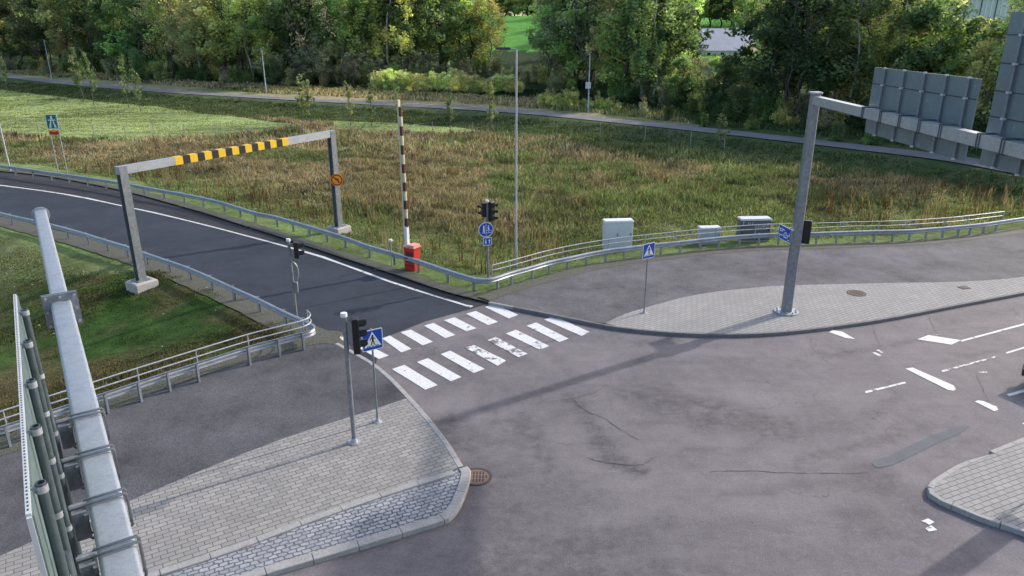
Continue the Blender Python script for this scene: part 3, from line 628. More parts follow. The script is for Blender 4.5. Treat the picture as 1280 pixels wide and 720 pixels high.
def signal_pole(bx, by, h, r, label, zb=KH):
    b = P(bx, by, zb); t = empty('traffic_signal', b, label, 'traffic light')
    MB().cyl((b[0], b[1], zb), (b[0], b[1], zb + h), r, 16).build('pole', M['galv_dark'], t, True)
    m = MB(); m.cyl((b[0], b[1], zb + h - .01), (b[0], b[1], zb + h + .09), r * 1.5, 16, r * 1.4); m.build('pole_cap', M['white'], t, True)
    m = MB(); m.cyl((b[0], b[1], zb), (b[0], b[1], zb + .03), .17, 18); m.cyl((b[0], b[1], zb + .03), (b[0], b[1], zb + .14), .10, 14, .075); m.build('base', M['galv'], t, True)
    return t, b
t, b = signal_pole(443, 553, 3.78, .062, 'tall traffic light with a black three-lens head on the lower paving')
signal_head(t, (b[0] + .27, b[1] + .02, 3.35), 75, 3, .10, .30, .98, b)
t, b = signal_pole(371, 400, 3.25, .055, 'slim traffic light with hoop and small box, by the lower guardrail bend', .06)
signal_head(t, (b[0] + .26, b[1] + .03, 2.95), 75, 2, .09, .28, .62, b)
m = MB(); m.tube([(b[0] + .06 + .2 * math.sin(a), b[1], 2.05 + .42 * math.cos(a)) for a in [math.pi * k / 14 for k in range(15)]], .018, 8); m.build('hoop', M['galv'], t, True)
m = MB(); m.rbox((b[0] + .12, b[1] - .02, 1.45), (.14, .12, .42), None, .015); m.build('push_button_box', M['galv_dark'], t)
t, b = signal_pole(610, 352, 3.7, .05, 'traffic light with two black heads above a round blue path sign, behind the guardrail bend', .06)
signal_head(t, (b[0] - .13, b[1] + .02, 3.40), 235, 2, .09, .22, .62, b); signal_head(t, (b[0] + .19, b[1] - .02, 3.34), 125, 3, .09, .26, .88, b)
f = Face((b[0] - .06, b[1] - .07, 2.52), 165)
rs = empty('path_sign', (b[0] - .06, b[1] - .07, 2.52), 'round blue path sign with white figures on the twin-headed traffic light pole', 'road sign')
pl = f.poly(MB(), disc(.34, 32), 0, .012).build('sign_plate', M['swhite'], rs); f.poly(MB(), disc(.31, 32), .004, .003).build('blue_field', M['blue'], pl)
m = MB(); D = .01; f.poly(m, [(-.008, -.28), (.008, -.28), (.008, .28), (-.008, .28)], D)
f.poly(m, disc(.032, 12, -.10, .17), D); f.poly(m, [(-.135, .13), (-.065, .13), (-.07, -.02), (-.13, -.02)], D); f.poly(m, [(-.13, -.02), (-.10, -.02), (-.13, -.17), (-.16, -.17)], D); f.poly(m, [(-.10, -.02), (-.07, -.02), (-.045, -.17), (-.075, -.17)], D)
f.poly(m, disc(.028, 12, .11, .17), D); f.poly(m, [(.07, .13), (.13, .13), (.16, .0), (.10, -.02)], D)
for cx in (.065, .185):
    for k in range(12):
        a, c_ = 2 * math.pi * k / 12, 2 * math.pi * (k + 1) / 12; f.poly(m, [(cx + .055 * math.cos(a), -.09 + .055 * math.sin(a)), (cx + .072 * math.cos(a), -.09 + .072 * math.sin(a)), (cx + .072 * math.cos(c_), -.09 + .072 * math.sin(c_)), (cx + .055 * math.cos(c_), -.09 + .055 * math.sin(c_))], D)
m.build('white_symbol', M['swhite'], pl)
f = Face((b[0] + .0, b[1] - .07, 1.98), 165); rs = empty('direction_plate', (b[0], b[1] - .07, 1.98), 'small square blue plate with two white arrows under the round sign', 'road sign')
pl = f.poly(MB(), rrect(.40, .36, .03), 0, .01).build('sign_plate', M['swhite'], rs); f.poly(MB(), rrect(.35, .31, .02), .004, .003).build('blue_field', M['blue'], pl)
m = MB()
for cx, s_ in ((-.08, -1), (.09, 1)): f.poly(m, [(cx - .02, -.10 * s_), (cx + .02, -.10 * s_), (cx + .02, .03 * s_), (cx + .05, .03 * s_), (cx, .11 * s_), (cx - .05, .03 * s_), (cx - .02, .03 * s_)], .01)
m.build('white_arrows', M['swhite'], pl)
# ------------------------------------------------------------------ height limit gantry
bL, bR = P(178, 358, .05), P(424, 289, .05); gv = Vector((bR[0] - bL[0], bR[1] - bL[1], 0)); gl = gv.length; gd = gv.normalized(); gang = math.atan2(gd.y, gd.x); GR = rz(gang)
t = empty('height_gantry', (bL[0], bL[1], 0), 'grey steel height gantry with yellow and black striped beam across the ramp', 'gantry')
ZT = 5.45
for i, bb in enumerate((bL, bR)):
    h = ZT if i == 0 else 5.7
    m = MB(); q = Vector((bb[0], bb[1], 0)); hw = .17
    for s_ in (-1, 1): m.box(q + GR @ Vector((0, s_ * .155, .35 + (h - .35) / 2)), (.34, .024, h - .35), GR)
    m.box(q + Vector((0, 0, .35 + (h - .35) / 2)), (.024, .286, h - .35), GR); m.box(q + GR @ Vector((-.1 if i else .1, 0, 3.6)), (.14, .26, .02), GR)
    m.build('gantry_post', M['galv_dark'], t)
    m = MB(); m.box(q + Vector((0, 0, .365)), (.62, .62, .03), GR)
    for sx in (-.24, .24):
        for sy in (-.24, .24): m.cyl(q + GR @ Vector((sx, sy, .38)), q + GR @ Vector((sx, sy, .44)), .025, 8)
    m.build('base_plate', M['galv_dark'], t); m = MB(); m.rbox(q + Vector((0, 0, .05)), (1.05, .95, .6), GR, .05); m.build('footing', M['concrete'], t)
def gp(s_, dz=0): return Vector((bL[0], bL[1], 0)) + gd * s_ + Vector((0, 0, ZT + .25 * s_ / gl - .17 + dz))
slope = math.atan2(.25, gl); BRm = GR @ Matrix.Rotation(-slope, 3, 'Y')
MB().box(gp(gl / 2), (gl + .38, .30, .34), BRm).build('beam', M['galv'], t)
# stripes as thin sheet sleeves round the beam; positions from the photo
def sol(px):
    lo_, hi_ = 0, gl
    for _ in range(40):
        mid = (lo_ + hi_) / 2
        if proj(gp(mid))[0] < px: lo_ = mid
        else: hi_ = mid
    return lo_
s0, s1 = sol(217), sol(358); n = 17
for k in range(n):
    a_, c_ = s0 + (s1 - s0) * k / n, s0 + (s1 - s0) * (k + 1) / n
    if k == n - 1 or k == 0: pass
    MB().box(gp((a_ + c_) / 2), (c_ - a_, .312, .352), BRm).build('stripe', M['yellow'] if k % 2 == 0 else M['sblack'], t)
sgc = P(421, 225, 3.2); sgc = Vector((bR[0] + .06, bR[1] - .20, 3.05))
zz = P(421, 225, Y=bR[1] - .22)[2]; f = Face((P(421, 225, Y=bR[1] - .22)[0], bR[1] - .22, zz), 172)
t2 = empty('prohibition_sign', f.c, 'round orange prohibition sign with a dark red ring, on the right gantry post', 'road sign')
pl = f.poly(MB(), disc(.345, 32), 0, .012).build('sign_plate', M['orange'], t2)
m = MB(); ring_quads(f, m, .245, .31, .004); f.poly(m, [(-.21, .17), (-.17, .21), (.21, -.17), (.17, -.21)], .0065); m.build('red_ring', M['sred'], pl)
m = MB(); f.poly(m, [(.05, -.17), (.10, -.17), (.10, .06), (.05, .06)], .005); f.poly(m, [(.10, .02), (.10, .07), (-.02, .07), (-.02, .02)], .0052); f.poly(m, [(-.02, .11), (-.02, -.02), (-.12, .045)], .005); m.build('turn_arrow', M['sblack'], pl)
MB().box(f.pt(0, -.02, -.06), (.05, .10, .3), rz(-R(172))).build('bracket', M['galv_dark'], t2)
# ------------------------------------------------------------------ barrier with raised boom
b = P(516, 337, .03); bx_, by_ = b[0], b[1]
t = empty('road_barrier', b, 'red barrier box with its cream and maroon striped boom raised upright', 'barrier')
A = rz(R(-32))
m = MB(); m.rbox(Vector((bx_, by_, .62)), (.62, .50, 1.1), A, .03); bd = m.build('barrier_box', M['red'], t)
m = MB(); m.prism([Vector((bx_, by_, 0)) + A @ Vector(p) for p in ((-.34, -.29, 1.17), (.36, -.29, 1.17), (.36, .27, 1.17), (-.34, .27, 1.17))], (0, 0, .05)); m.prism([Vector((bx_, by_, 0)) + A @ Vector(p) for p in ((-.05, -.26, 1.22), (.33, -.26, 1.22), (.33, .22, 1.22), (-.05, .22, 1.22))], (0, 0, .10)); m.build('lid', M['redtop'], t)
m = MB(); m.box(Vector((bx_, by_, .72)) + A @ Vector((.04, -.253, 0)), (.42, .012, .5), A); m.box(Vector((bx_, by_, .3)) + A @ Vector((0, -.26, 0)), (.5, .02, .04), A); m.build('door_panel', M['maroon'], bd)
bo = Vector((bx_, by_, 0)) + A @ Vector((-.16, -.12, 0)); lean = math.tan(R(-1.2)); ztop = 7.95
def bp(z): return bo + Vector(((z - 1.2) * lean * .3, 0, z))
m = MB(); m.box((bp(1.2) + bp(2.15)) / 2, (.16, .17, 1.0), A); m.build('boom_socket', M['white'], t)
m = MB(); m.box(bp((2.1 + ztop) / 2) + A @ Vector((-.075, 0, 0)), (.085, .13, ztop - 2.1), A); m.build('boom', M['cream'], t)
nb = 13; hh_ = (ztop - .3 - 2.15) / nb
for k in range(nb):
    MB().box(bp(2.15 + hh_ * (k + .5)) + A @ Vector((.035, 0, 0)), (.135, .09, hh_), A).build('stripe', M['maroon'] if k % 2 == 0 else M['cream'], t)
# ------------------------------------------------------------------ small capped post
b = P(490, 333, .03); t = empty('marker_post', b, 'short thin post with a flat white cap beside the red barrier box', 'post')
MB().cyl((b[0], b[1], -.1), (b[0], b[1], 1.32), .032, 10).build('pole', M['galv'], t, True); MB().cyl((b[0], b[1], 1.32), (b[0], b[1], 1.40), .10, 14, .08).build('cap', M['white'], t, True)
# ------------------------------------------------------------------ lamp posts
def lamp_post(b, h, r, label, arm=.6, group=None, az=-90, box=False, headw=.22):
    t = empty('street_lamp', b, label, 'street lamp', group)
    z0 = b[2]; m = MB(); m.tube([(b[0], b[1], z0 - .1), (b[0], b[1], z0 + 1.1), (b[0], b[1], z0 + 1.15), (b[0], b[1], z0 + h)], [r * 1.25, r * 1.25, r, r * .75], 12); m.build('pole', M['galv'], t, True)
    d = azv(az); m = MB(); p = Vector((b[0], b[1], z0 + h)); m.tube([p, p + d * arm * .3 + Vector((0, 0, .04))], r * .6, 8); m.build('lamp_arm', M['galv'], t, True)
    m = MB(); c_ = p + d * (arm * .65) + Vector((0, 0, .06)); Rm = rz(-R(az)); m.box(c_, (headw, arm * .8, .08), Rm, .8); m.box(c_ - Vector((0, 0, .05)), (headw * .85, arm * .7, .03), Rm); m.build('lamp_head', M['dark'], t)
    if box: m = MB(); m.box((b[0] - .12, b[1] - .22, z0 + h * .48), (.7, .06, .85)); m.build('notice_board', M['cablid'], t)
    return t
lb = P(645, 332, 0); lb[2] = gz(lb[0], lb[1]); lamp_post(lb, P(648, 62, Y=lb[1])[2] - lb[2], .056, 'tall thin grey lamp post right of the twin-headed traffic light', .9)
GP = 'lamps along the far footpath'
for (x, y, yt, la, bx) in ((65, 99, 50, 'lamp on the far footpath at the left, above the mown green field', False), (333, 117, 61, 'lamp on the far footpath above the striped gantry beam', False), (735, 141, 68, 'lamp on the far footpath with a pale notice board on its pole', True)):
    q = T(x, y); lamp_post(q, P(x, yt, Y=q[1])[2] - q[2], .085, la, 1.0, GP, -90, bx, .3)
q = T(13, 214); lamp_post(q, P(-22, 60, Y=q[1])[2] - q[2], .055, 'lamp post cut by the left edge of the photo, behind the ramp guardrail', .9)
# ------------------------------------------------------------------ motorway sign
q = T(80, 222); t = empty('motorway_sign', q, 'green motorway sign with white road symbol on two thin legs', 'road sign')
fz = P(79, 152, Y=q[1])[2]; 
for s_ in (-.34, .34): MB().cyl((q[0] + s_, q[1], q[2] - .1), (q[0] + s_, q[1], fz + .55), .035, 10).build('leg', M['galv'], t, True)
f = Face((q[0], q[1] - .05, fz), 175); sw = .95; shh = P(79, 142, Y=q[1])[2] - P(79, 162, Y=q[1])[2]
pl = f.poly(MB(), rrect(.84, shh * .9, .06), 0, .015).build('sign_plate', M['swhite'], t); f.poly(MB(), rrect(.77, shh * .9 - .07, .05), .004, .003).build('green_field', M['green'], pl)
k_ = shh / 1.4; m = MB(); f.poly(m, [(-.27, -.52 * k_), (-.12, -.52 * k_), (-.035, .18 * k_), (-.085, .18 * k_)], .01); f.poly(m, [(.12, -.52 * k_), (.27, -.52 * k_), (.085, .18 * k_), (.035, .18 * k_)], .01)
f.poly(m, [(-.27, .10 * k_), (.27, .10 * k_), (.27, .18 * k_), (-.27, .18 * k_)], .0115); f.poly(m, [(-.08, .2 * k_), (.08, .2 * k_), (.06, .5 * k_), (-.06, .5 * k_)], .01); m.build('road_symbol', M['swhite'], pl)
f2 = Face((q[0], q[1] - .05, P(79, 165.3, Y=q[1])[2]), 175)
t3 = empty('warning_plate', f2.c, 'small orange plate with a dark symbol under the green motorway sign', 'road sign')
pl = f2.poly(MB(), rrect(.76, .36, .03), 0, .012).build('plate', M['orange'], t3); m = MB(); f2.poly(m, [(-.36, -.16), (.36, -.16), (.36, -.0), (.2, .02), (.32, .14), (.1, .03), (-.1, .02), (-.2, .1), (-.3, .0), (-.36, .05)], .008); m.build('symbol', M['sred'], pl)
# ------------------------------------------------------------------ cabinets
def cabinet(x, y, w, d, h, label, body, lid, ang=8, parts=2, zb=None):
    q = P(x, y, 0); zz = gz(q[0], q[1]); h = h - zz; q = np.array([q[0], q[1], zz]); t = empty('utility_cabinet', q, label, 'cabinet'); A = rz(R(ang)); c = Vector((q[0], q[1], zz))
    bd = MB().rbox(c + Vector((0, 0, .12 + (h - .2) / 2)), (w, d, h - .2), A, .015).build('cabinet_body', body, t)
    m = MB(); m.prism([c + A @ Vector(p) for p in ((-w / 2 - .03, -d / 2 - .04, h - .08), (w / 2 + .03, -d / 2 - .04, h - .08), (w / 2 + .03, d / 2 + .03, h - .08), (-w / 2 - .03, d / 2 + .03, h - .08))], (0, 0, .05)); m.prism([c + A @ Vector(p) for p in ((-w / 2, -d / 2, h - .03), (w / 2, -d / 2, h - .03), (w / 2, d / 2, h - .03), (-w / 2, d / 2, h - .03))], (0, 0, .04)); m.build('lid', lid, t)
    MB().box(c + Vector((0, 0, .02)), (w * .96, d * .9, .3), A).build('plinth', M['concrete'], t)
    for k in range(parts):
        ww = (w - .06) / parts; cx = -w / 2 + .03 + ww * (k + .5)
        dr = MB().box(c + A @ Vector((cx, -d / 2 - .008, .14 + (h - .3) / 2)), (ww - .02, .016, h - .34), A).build('door', body, t); MB().box(c + A @ Vector((cx + ww / 2 - .08, -d / 2 - .03, h * .55)), (.03, .03, .14), A).build('handle', M['dark'], dr)
    return t, c, A
cabinet(771, 309, 1.5, .5, 1.5, 'tall pale grey utility cabinet behind the footpath railing', M['cablid'], M['swhite'], 6, 2)
cabinet(885, 304, 1.1, .5, .92, 'small low pale grey cabinet between the two larger ones behind the railing', M['cab'], M['cablid'], 6, 1)
t, c, A = cabinet(940, 301, 1.65, .6, 1.30, 'dark grey cabinet with pale graffiti behind the footpath railing', M['cabdark'], M['cablid'], 4, 2)
# graffiti: pale loose letters across the front
m = MB(); Fr = lambda x, z: c + A @ Vector((x, -.335, z))
def stroke(pts): m.tube([Fr(x, z) for x, z in pts], .018, 5)
gz0 = 1.28 - .48; L_ = {'v': [[(0, .2), (.07, 0), (.14, .22)]], 'R': [[(0, 0), (.02, .2), (.12, .2), (.12, .11), (.02, .1), (.13, 0)]], 'A': [[(0, 0), (.06, .2), (.13, 0)], [(.03, .08), (.1, .08)]], 'K': [[(0, 0), (0, .2)], [(.12, .2), (.01, .1), (.13, 0)]], 'E': [[(.13, .2), (0, .2), (0, 0), (.13, 0)], [(0, .1), (.1, .1)]]}
for i, ch in enumerate('vRAKE'):
    for s_ in L_[ch]: stroke([(-.02 + i * .155 + x, gz0 + z + .01 * i) for x, z in s_])
stroke([(-.7, 1.0), (-.72, 1.15), (-.64, 1.17)]); stroke([(-.45, .96), (-.46, 1.12), (-.34, 1.13), (-.33, .98), (-.22, .98), (-.2, 1.12)]); gm = m.build('graffiti', M['scribble'], t, True)
# ------------------------------------------------------------------ right mast with arm and two big sign panels seen from behind
b = P(980, 392, KH); XM, YM = 11.1, 27.55; b = np.array([XM, YM, KH])
t = empty('gantry_mast', b, 'large leaning-looking grey steel mast on the upper paving carrying a long horizontal arm', 'gantry mast')
def octo(m, c0, c1, w0, w1):
    vs = []
    for c_, w_ in ((c0, w0), (c1, w1)):
        q = w_ * .24
        for x, y in ((-w_ + q, -w_), (w_ - q, -w_), (w_, -w_ + q), (w_, w_ - q), (w_ - q, w_), (-w_ + q, w_), (-w_, w_ - q), (-w_, -w_ + q)): vs.append((c_[0] + x, c_[1] + y, c_[2]))
    m.add(vs, [tuple(range(7, -1, -1)), tuple(range(8, 16))] + [(i, (i + 1) % 8, 8 + (i + 1) % 8, 8 + i) for i in range(8)]); return m
octo(MB(), (XM, YM, KH + .05), (XM, YM, 8.70), .175, .155).build('mast', M['galv_dark'], t)
m = MB(); m.cyl((XM, YM, KH), (XM, YM, KH + .06), .47, 28); 
for k in range(10): a = 2 * math.pi * k / 10; m.cyl((XM + .38 * math.cos(a), YM + .38 * math.sin(a), KH + .05), (XM + .38 * math.cos(a), YM + .38 * math.sin(a), KH + .13), .03, 8)
m.build('base_flange', M['galv'], t, False); m = MB(); octo(m, (XM, YM, 8.70), (XM, YM, 8.76), .20, .20); m.build('mast_cap', M['galv'], t)
MB().box((XM, (YM - .15 + 6) / 2, 8.47), (.26, YM - .15 - 6, .30)).build('arm', M['galv'], t)
def big_panel(y0, y1, z0, z1, name_label, ribs, seams):
    cx = XM + .40; t = empty('sign_panel', (cx, (y0 + y1) / 2, z0), name_label, 'sign panel')
    pb = MB().box((cx + .02, (y0 + y1) / 2, (z0 + z1) / 2), (.035, abs(y1 - y0), z1 - z0)).build('panel', M['alu'], t)
    for z in seams: MB().box((cx - .006, (y0 + y1) / 2, z), (.016, abs(y1 - y0) - .02, .022)).build('seam', M['dark'], pb)
    for y in ribs:
        rb = MB(); rb.cyl((cx - .055, y, z0 + .03), (cx - .055, y, z1 - .02), .038, 10); rb = rb.build('rib', M['alu_rib'], t, True)
        for za in (z1 - .02, z0 - .01): MB().cyl((cx - .055, y, za), (cx - .055, y, za + .045), .047, 10).build('rib_cap', M['cab'], rb)
        for z in seams: MB().box((cx - .06, y, z), (.09, .09, .05)).build('seam_joint', M['cab'], rb)
        m = MB()
        for dy in (-.05, .05):
            m.box((XM, y + dy, 8.47 + .17), (.30, .02, .03)); m.box((XM, y + dy, 8.47 - .17), (.30, .02, .03)); m.box((XM - .145, y + dy, 8.47), (.02, .02, .36)); m.box((XM + .2, y + dy, 8.47 + .17), (.16, .02, .03)); m.box((XM + .2, y + dy, 8.47 - .17), (.16, .02, .03))
        m.build('clamp', M['band'], t)
CX = XM + .4
yz = lambda x, y: P(x, y, X=CX)
tl, tr, br, bl = yz(1096.5, 81), yz(1228, 103), yz(1203, 198), yz(1078, 167)
big_panel((tl[1] + bl[1]) / 2, (tr[1] + br[1]) / 2, (bl[2] + br[2]) / 2, (tl[2] + tr[2]) / 2, 'smaller grey sign panel seen from behind with five ribs, hung on the mast arm', [yz(x, 145)[1] for x in (1099, 1123, 1149, 1176, 1205)], [yz(1160, 115)[2]])
tl, bl = yz(1270, 15), yz(1219, 203); y0 = (tl[1] + bl[1]) / 2; yr = [y0 - .62 - .9 * k for k in range(7)]
big_panel(y0, y0 - 6.4, bl[2], tl[2], 'larger taller grey sign panel seen from behind, cut by the right edge of the photo', yr, [bl[2] + (tl[2] - bl[2]) * k for k in (.33, .50, .68, .86)])
# blue sign and signal on the mast
f = Face((0, 0, 0), -99); far_ = Vector((10.86 - .156 * .97, YM - .1 + .958, 0)); near_ = Vector((10.86, YM - .1, 0))
zt = P(985, 287.5, Y=near_.y)[2]; zb_ = P(984, 305, Y=near_.y)[2]; cc = (far_ + near_) / 2; f.c = Vector((cc.x, cc.y, (zt + zb_) / 2)); hh2 = zt - zb_
t = empty('lane_sign', f.c, 'blue sign with white writing mounted on the left side of the large mast', 'road sign')
pl = f.poly(MB(), rrect(.97, hh2, .03), 0, .012).build('sign_plate', M['swhite'], t); f.poly(MB(), rrect(.93, hh2 - .04, .02), .004, .003).build('blue_field', M['blue'], pl)
m = MB(); k_ = hh2 / .64
for (x, y, w_, h_) in ((-.12, .15, .16, .05), (-.36, .10, .05, .14), (-.27, .17, .14, .03), (-.27, .05, .14, .03), (-.2, .10, .04, .14), (.06, .06, .14, .05), (.10, .0, .05, .16), (.25, -.02, .12, .04), (.34, .03, .04, .16), (-.26, -.12, .25, .04), (-.05, -.08, .05, .18), (.04, -.16, .2, .05), (.32, -.22, .14, .04), (-.38, -.16, .04, .14), (.20, -.10, .05, .12)): f.poly(m, [(x - w_ / 2, (y - h_ / 2) * k_), (x + w_ / 2, (y - h_ / 2) * k_), (x + w_ / 2, (y + h_ / 2) * k_), (x - w_ / 2, (y + h_ / 2) * k_)], .008)
m.build('white_writing', M['swhite'], pl); MB().box((near_.x + .02, near_.y - .0, f.c.z), (.12, .08, hh2 * .8)).build('bracket', M['galv_dark'], t)
zc = P(1004, 290, Y=YM)[2]; t = empty('traffic_signal', (XM + .33, YM, zc), 'black traffic light head fixed to the right side of the large mast', 'traffic light')
signal_head(t, (XM + .38, YM + .02, zc), 20, 3, .10, .30, .92, (XM + .1, YM))
# ------------------------------------------------------------------ foreground gantry arm below the camera
AZ = -33.5; ad = azv(AZ); an = Vector((ad.y, -ad.x, 0)); ZB = H - 3.5
def fp(al, la, z): return ad * al + an * la + Vector((0, 0, z))
e = P(48, 262, ZB); aend = Vector((e[0], e[1], 0)).dot(ad); fl = P(75, 376, ZB); afl = Vector((fl[0], fl[1], 0)).dot(ad)
t = empty('camera_gantry', fp(-2.2, 0, 0), 'near pale galvanised gantry arm with bolted flange at the lower left', 'gantry')
FR = rz(-R(AZ)); lat0 = .014
def rb(m, a0, a1, w, h, zt, r):
    # rounded rectangular tube along the arm
    n = 5; prof = []
    for cx, cz, s0_ in ((w / 2 - r, zt - r, 0), (-w / 2 + r, zt - r, 90), (-w / 2 + r, zt - h + r, 180), (w / 2 - r, zt - h + r, 270)):
        for k in range(n + 1): a = R(s0_ + 90 * k / n); prof.append((lat0 + cx + r * math.cos(a), cz + r * math.sin(a)))
    N = len(prof); vs = [fp(a0, la, z) for la, z in prof] + [fp(a1, la, z) for la, z in prof]
    m.add(vs, [tuple(range(N)), tuple(range(2 * N - 1, N - 1, -1))] + [(i, N + i, N + (i + 1) % N, (i + 1) % N) for i in range(N)]); return m
rb(MB(), -2.2, afl, .245, .27, ZB, .035).build('arm_section', M['galv_near'], t, True)
rb(MB(), afl + .06, aend, .22, .25, ZB - .01, .035).build('arm_section', M['galv_near'], t, True)
m = MB()
for a_ in (afl - .005, afl + .045): m.box(fp(a_, lat0, ZB - .13), (.42, .03, .46), FR)
m.build('flange', M['galv_dark'], t)
m = MB()
for la in (-.17, 0, .17):
    for dz in (.06, -.13, -.32):
        if la == 0 and dz == -.13: continue
        m.cyl(fp(afl - .05, lat0 + la, ZB + dz), fp(afl - .02, lat0 + la, ZB + dz), .018, 6)
m.build('flange_bolt', M['galv'], t)
m = MB(); m.cyl(fp(aend, lat0, ZB - .12), fp(aend + .03, lat0, ZB - .12), .165, 24); m.build('end_cap', M['galv_near'], t, True)
m = MB(); m.cyl(fp(-2.2, lat0, 0), fp(-2.2, lat0, H + .4), .16, 20); m.build('mast', M['galv_near'], t, True)
# bands, brackets
bys = [(75, 526), (97, 572), (110, 628), (130, 693)]
for k, yv in enumerate((523, 571, 629, 692, 790)):
    q = P(62.5 + .2016 * (yv - 376) + 12, yv, ZB); a_ = Vector((q[0], q[1], 0)).dot(ad); m = MB()
    for da in (0, .075):
        w, h = .137, .28; zc_ = ZB - .135
        loop = [(-w, -h / 2 - .01), (w, -h / 2 - .01), (w + .01, -h / 2), (w + .01, h / 2), (w, h / 2 + .018), (-w, h / 2 + .018), (-w - .01, h / 2), (-w - .01, -h / 2), (-w, -h / 2 - .01)]
        m.tube([fp(a_ + da, lat0 + la, zc_ + z) for la, z in loop], .011, 6)
    m.build('clamp_band', M['band'], t, True)
    m = MB(); m.box(fp(a_ + .04, lat0 - .19, ZB - .13), (.10, .16, .24), FR); m.box(fp(a_ + .04, lat0 - .145, ZB - .05), (.03, .22, .05), FR); m.cyl(fp(a_ + .04, lat0 - .13, ZB + .01), fp(a_ + .04, lat0 - .25, ZB + .01), .02, 8); m.build('clamp_bracket', M['galv_dark'], t)
# near sign panel, seen almost edge on from behind
ZP, LP = H - 2.3, -.315
pf = P(20, 370, ZP); apf = Vector((pf[0], pf[1], 0)).dot(ad); pn = P(50, 642, ZP); apn = Vector((pn[0], pn[1], 0)).dot(ad); ZPB = ZP - 1.9
t = empty('sign_panel', fp((apf + apn) / 2, LP, ZPB), 'sign panel seen edge-on with tube ribs and perforated white edge, beside the near arm', 'sign panel')
m = MB(); m.prism([fp(apf, LP, ZPB), fp(apn, LP, ZPB), fp(apn, LP, ZP), fp(apf, LP, ZP)], an * .012); pb = m.build('panel', M['panel_teal'], t)
m = MB(); m.box(fp((apf + apn) / 2, LP - .010, ZP), (.024, apf - apn, .035), FR); m.box(fp(apn, LP - .010, (ZP + ZPB) / 2), (.024, .03, ZP - ZPB), FR); nf = len(m.f); k = apn + .04
while k < apf: m.box(fp(k, LP - .010, ZP + .018), (.008, .016, .003), FR); k += .038
es = m.build('edge_strip', M['cab'], pb); es.data.materials.append(M['dark'])
for p in es.data.polygons: p.material_index = 1 if p.index >= nf else 0
for (px_, py_) in ((30, 386), (35, 425), (41, 474), (48.5, 531), (60, 600)):
    q = P(px_, py_, ZP + .02); a_ = Vector((q[0], q[1], 0)).dot(ad); la = LP + .052; r_ = .027
    m = MB(); N = 14; vs = []
    for rr, z in ((r_, ZPB - .1), (r_, ZP + .02), (r_ * .8, ZP + .02), (r_ * .8, ZP - .5)):
        for i in range(N): an_ = 2 * math.pi * i / N; vs.append(fp(a_ + rr * math.sin(an_), la + rr * math.cos(an_), z))
    fs = [(k * N + i, k * N + (i + 1) % N, (k + 1) * N + (i + 1) % N, (k + 1) * N + i) for k in range(3) for i in range(N)] + [tuple(3 * N + i for i in range(N))]
    m.add(vs, fs); tb = m.build('tube_rib', M['tube_teal'], t, True)
    for z in (ZP - .015, ZP - .62, ZP - 1.2):
        m = MB(); m.tube([fp(a_, la, z - .022), fp(a_, la, z + .022)], r_ + .005, 14, False); m.box(fp(a_, la - .032, z), (.04, .02, .035), FR)
        m.build('tube_collar', M['galv'], tb, True)
# second, lower panel nearer the viewpoint
ZP2 = H - 3.1; t = empty('sign_panel', fp(2.6, LP, ZP2 - 1.6), 'lower pale green sign panel edge at the very bottom left', 'sign panel')
m = MB(); m.prism([fp(apn - .06, LP, ZP2 - 1.5), fp(1.2, LP, ZP2 - 1.5), fp(1.2, LP, ZP2), fp(apn - .06, LP, ZP2)], an * .012); pb = m.build('panel', M['panel_teal'], t)
MB().box(fp((apn + 1.2) / 2, LP - .016, ZP2), (.035, apn - 1.3, .035), FR).build('edge_strip', M['cab'], pb)
q = P(77, 696, ZP2); a_ = Vector((q[0], q[1], 0)).dot(ad)
for aa in (a_, a_ - .8): MB().cyl(fp(aa, LP + .052, ZP2 - 1.5), fp(aa, LP + .052, ZP2 + .02), .027, 14).build('tube_rib', M['tube_teal'], t, True)
# ------------------------------------------------------------------ covers and grates
def cover(x, y, r, z, label, mat, name, cat, grate=False):
    b = P(x, y, z); t = empty(name, b, label, cat); m = MB(); N = 32; m.cyl((b[0], b[1], z - .01), (b[0], b[1], z + .008), r, N); m.build('cover_plate' if not grate else 'grate_body', mat, t)
    m = MB()
    for k in range(N):
        a, c_ = 2 * math.pi * k / N, 2 * math.pi * (k + 1) / N; m.prism([(b[0] + rr * math.cos(q), b[1] + rr * math.sin(q), z) for rr, q in ((r, a), (r + .07, a), (r + .07, c_), (r, c_))], (0, 0, .014))
    m.build('frame', M['iron'], t); m = MB()
    if grate:
        for row in (-.5, 0, .5):
            for k in range(-3, 4):
                x_ = k * r * .25
                if x_ * x_ + (row * r) ** 2 < (r * .85) ** 2: m.box((b[0] + x_, b[1] + row * r, z + .0095), (.035, r * .36, .004))
        m.build('slot', M['black'], t)
    else:
        for k in range(-4, 5):
            L = math.sqrt(max(0, (r * .88) ** 2 - (k * r * .19) ** 2)); m.box((b[0], b[1] + k * r * .19, z + .0105), (2 * L, .018, .006))
        m.build('raised_pattern', M['iron'], t)
cover(1070.5, 366.5, .33, KH + .006, 'round reddish manhole cover in the upper paving', M['rust'], 'manhole_cover', 'manhole cover')
cover(596, 596, .33, .004, 'round brown drain grate in the road by the tip of the setts', M['rust'], 'drain_grate', 'drain grate', True)
b = P(1205, 359.5, KH + .006); t = empty('utility_cover', b, 'small dark broken cover near the right end of the upper paving', 'utility cover')
m = MB(); m.box((b[0], b[1], KH + .012), (.45, .35, .012), rz(.3)); m.build('frame', M['iron'], t); m = MB()
for k in range(3): m.box((b[0] - .15 + k * .13, b[1] - .05 * k + .04, KH + .022), (.08, .2, .008), rz(.3 + .2 * k))
m.build('cover_piece', M['rust'], t)
q = P(587, 316, .1)  # pale scrap in the grass by the lamp
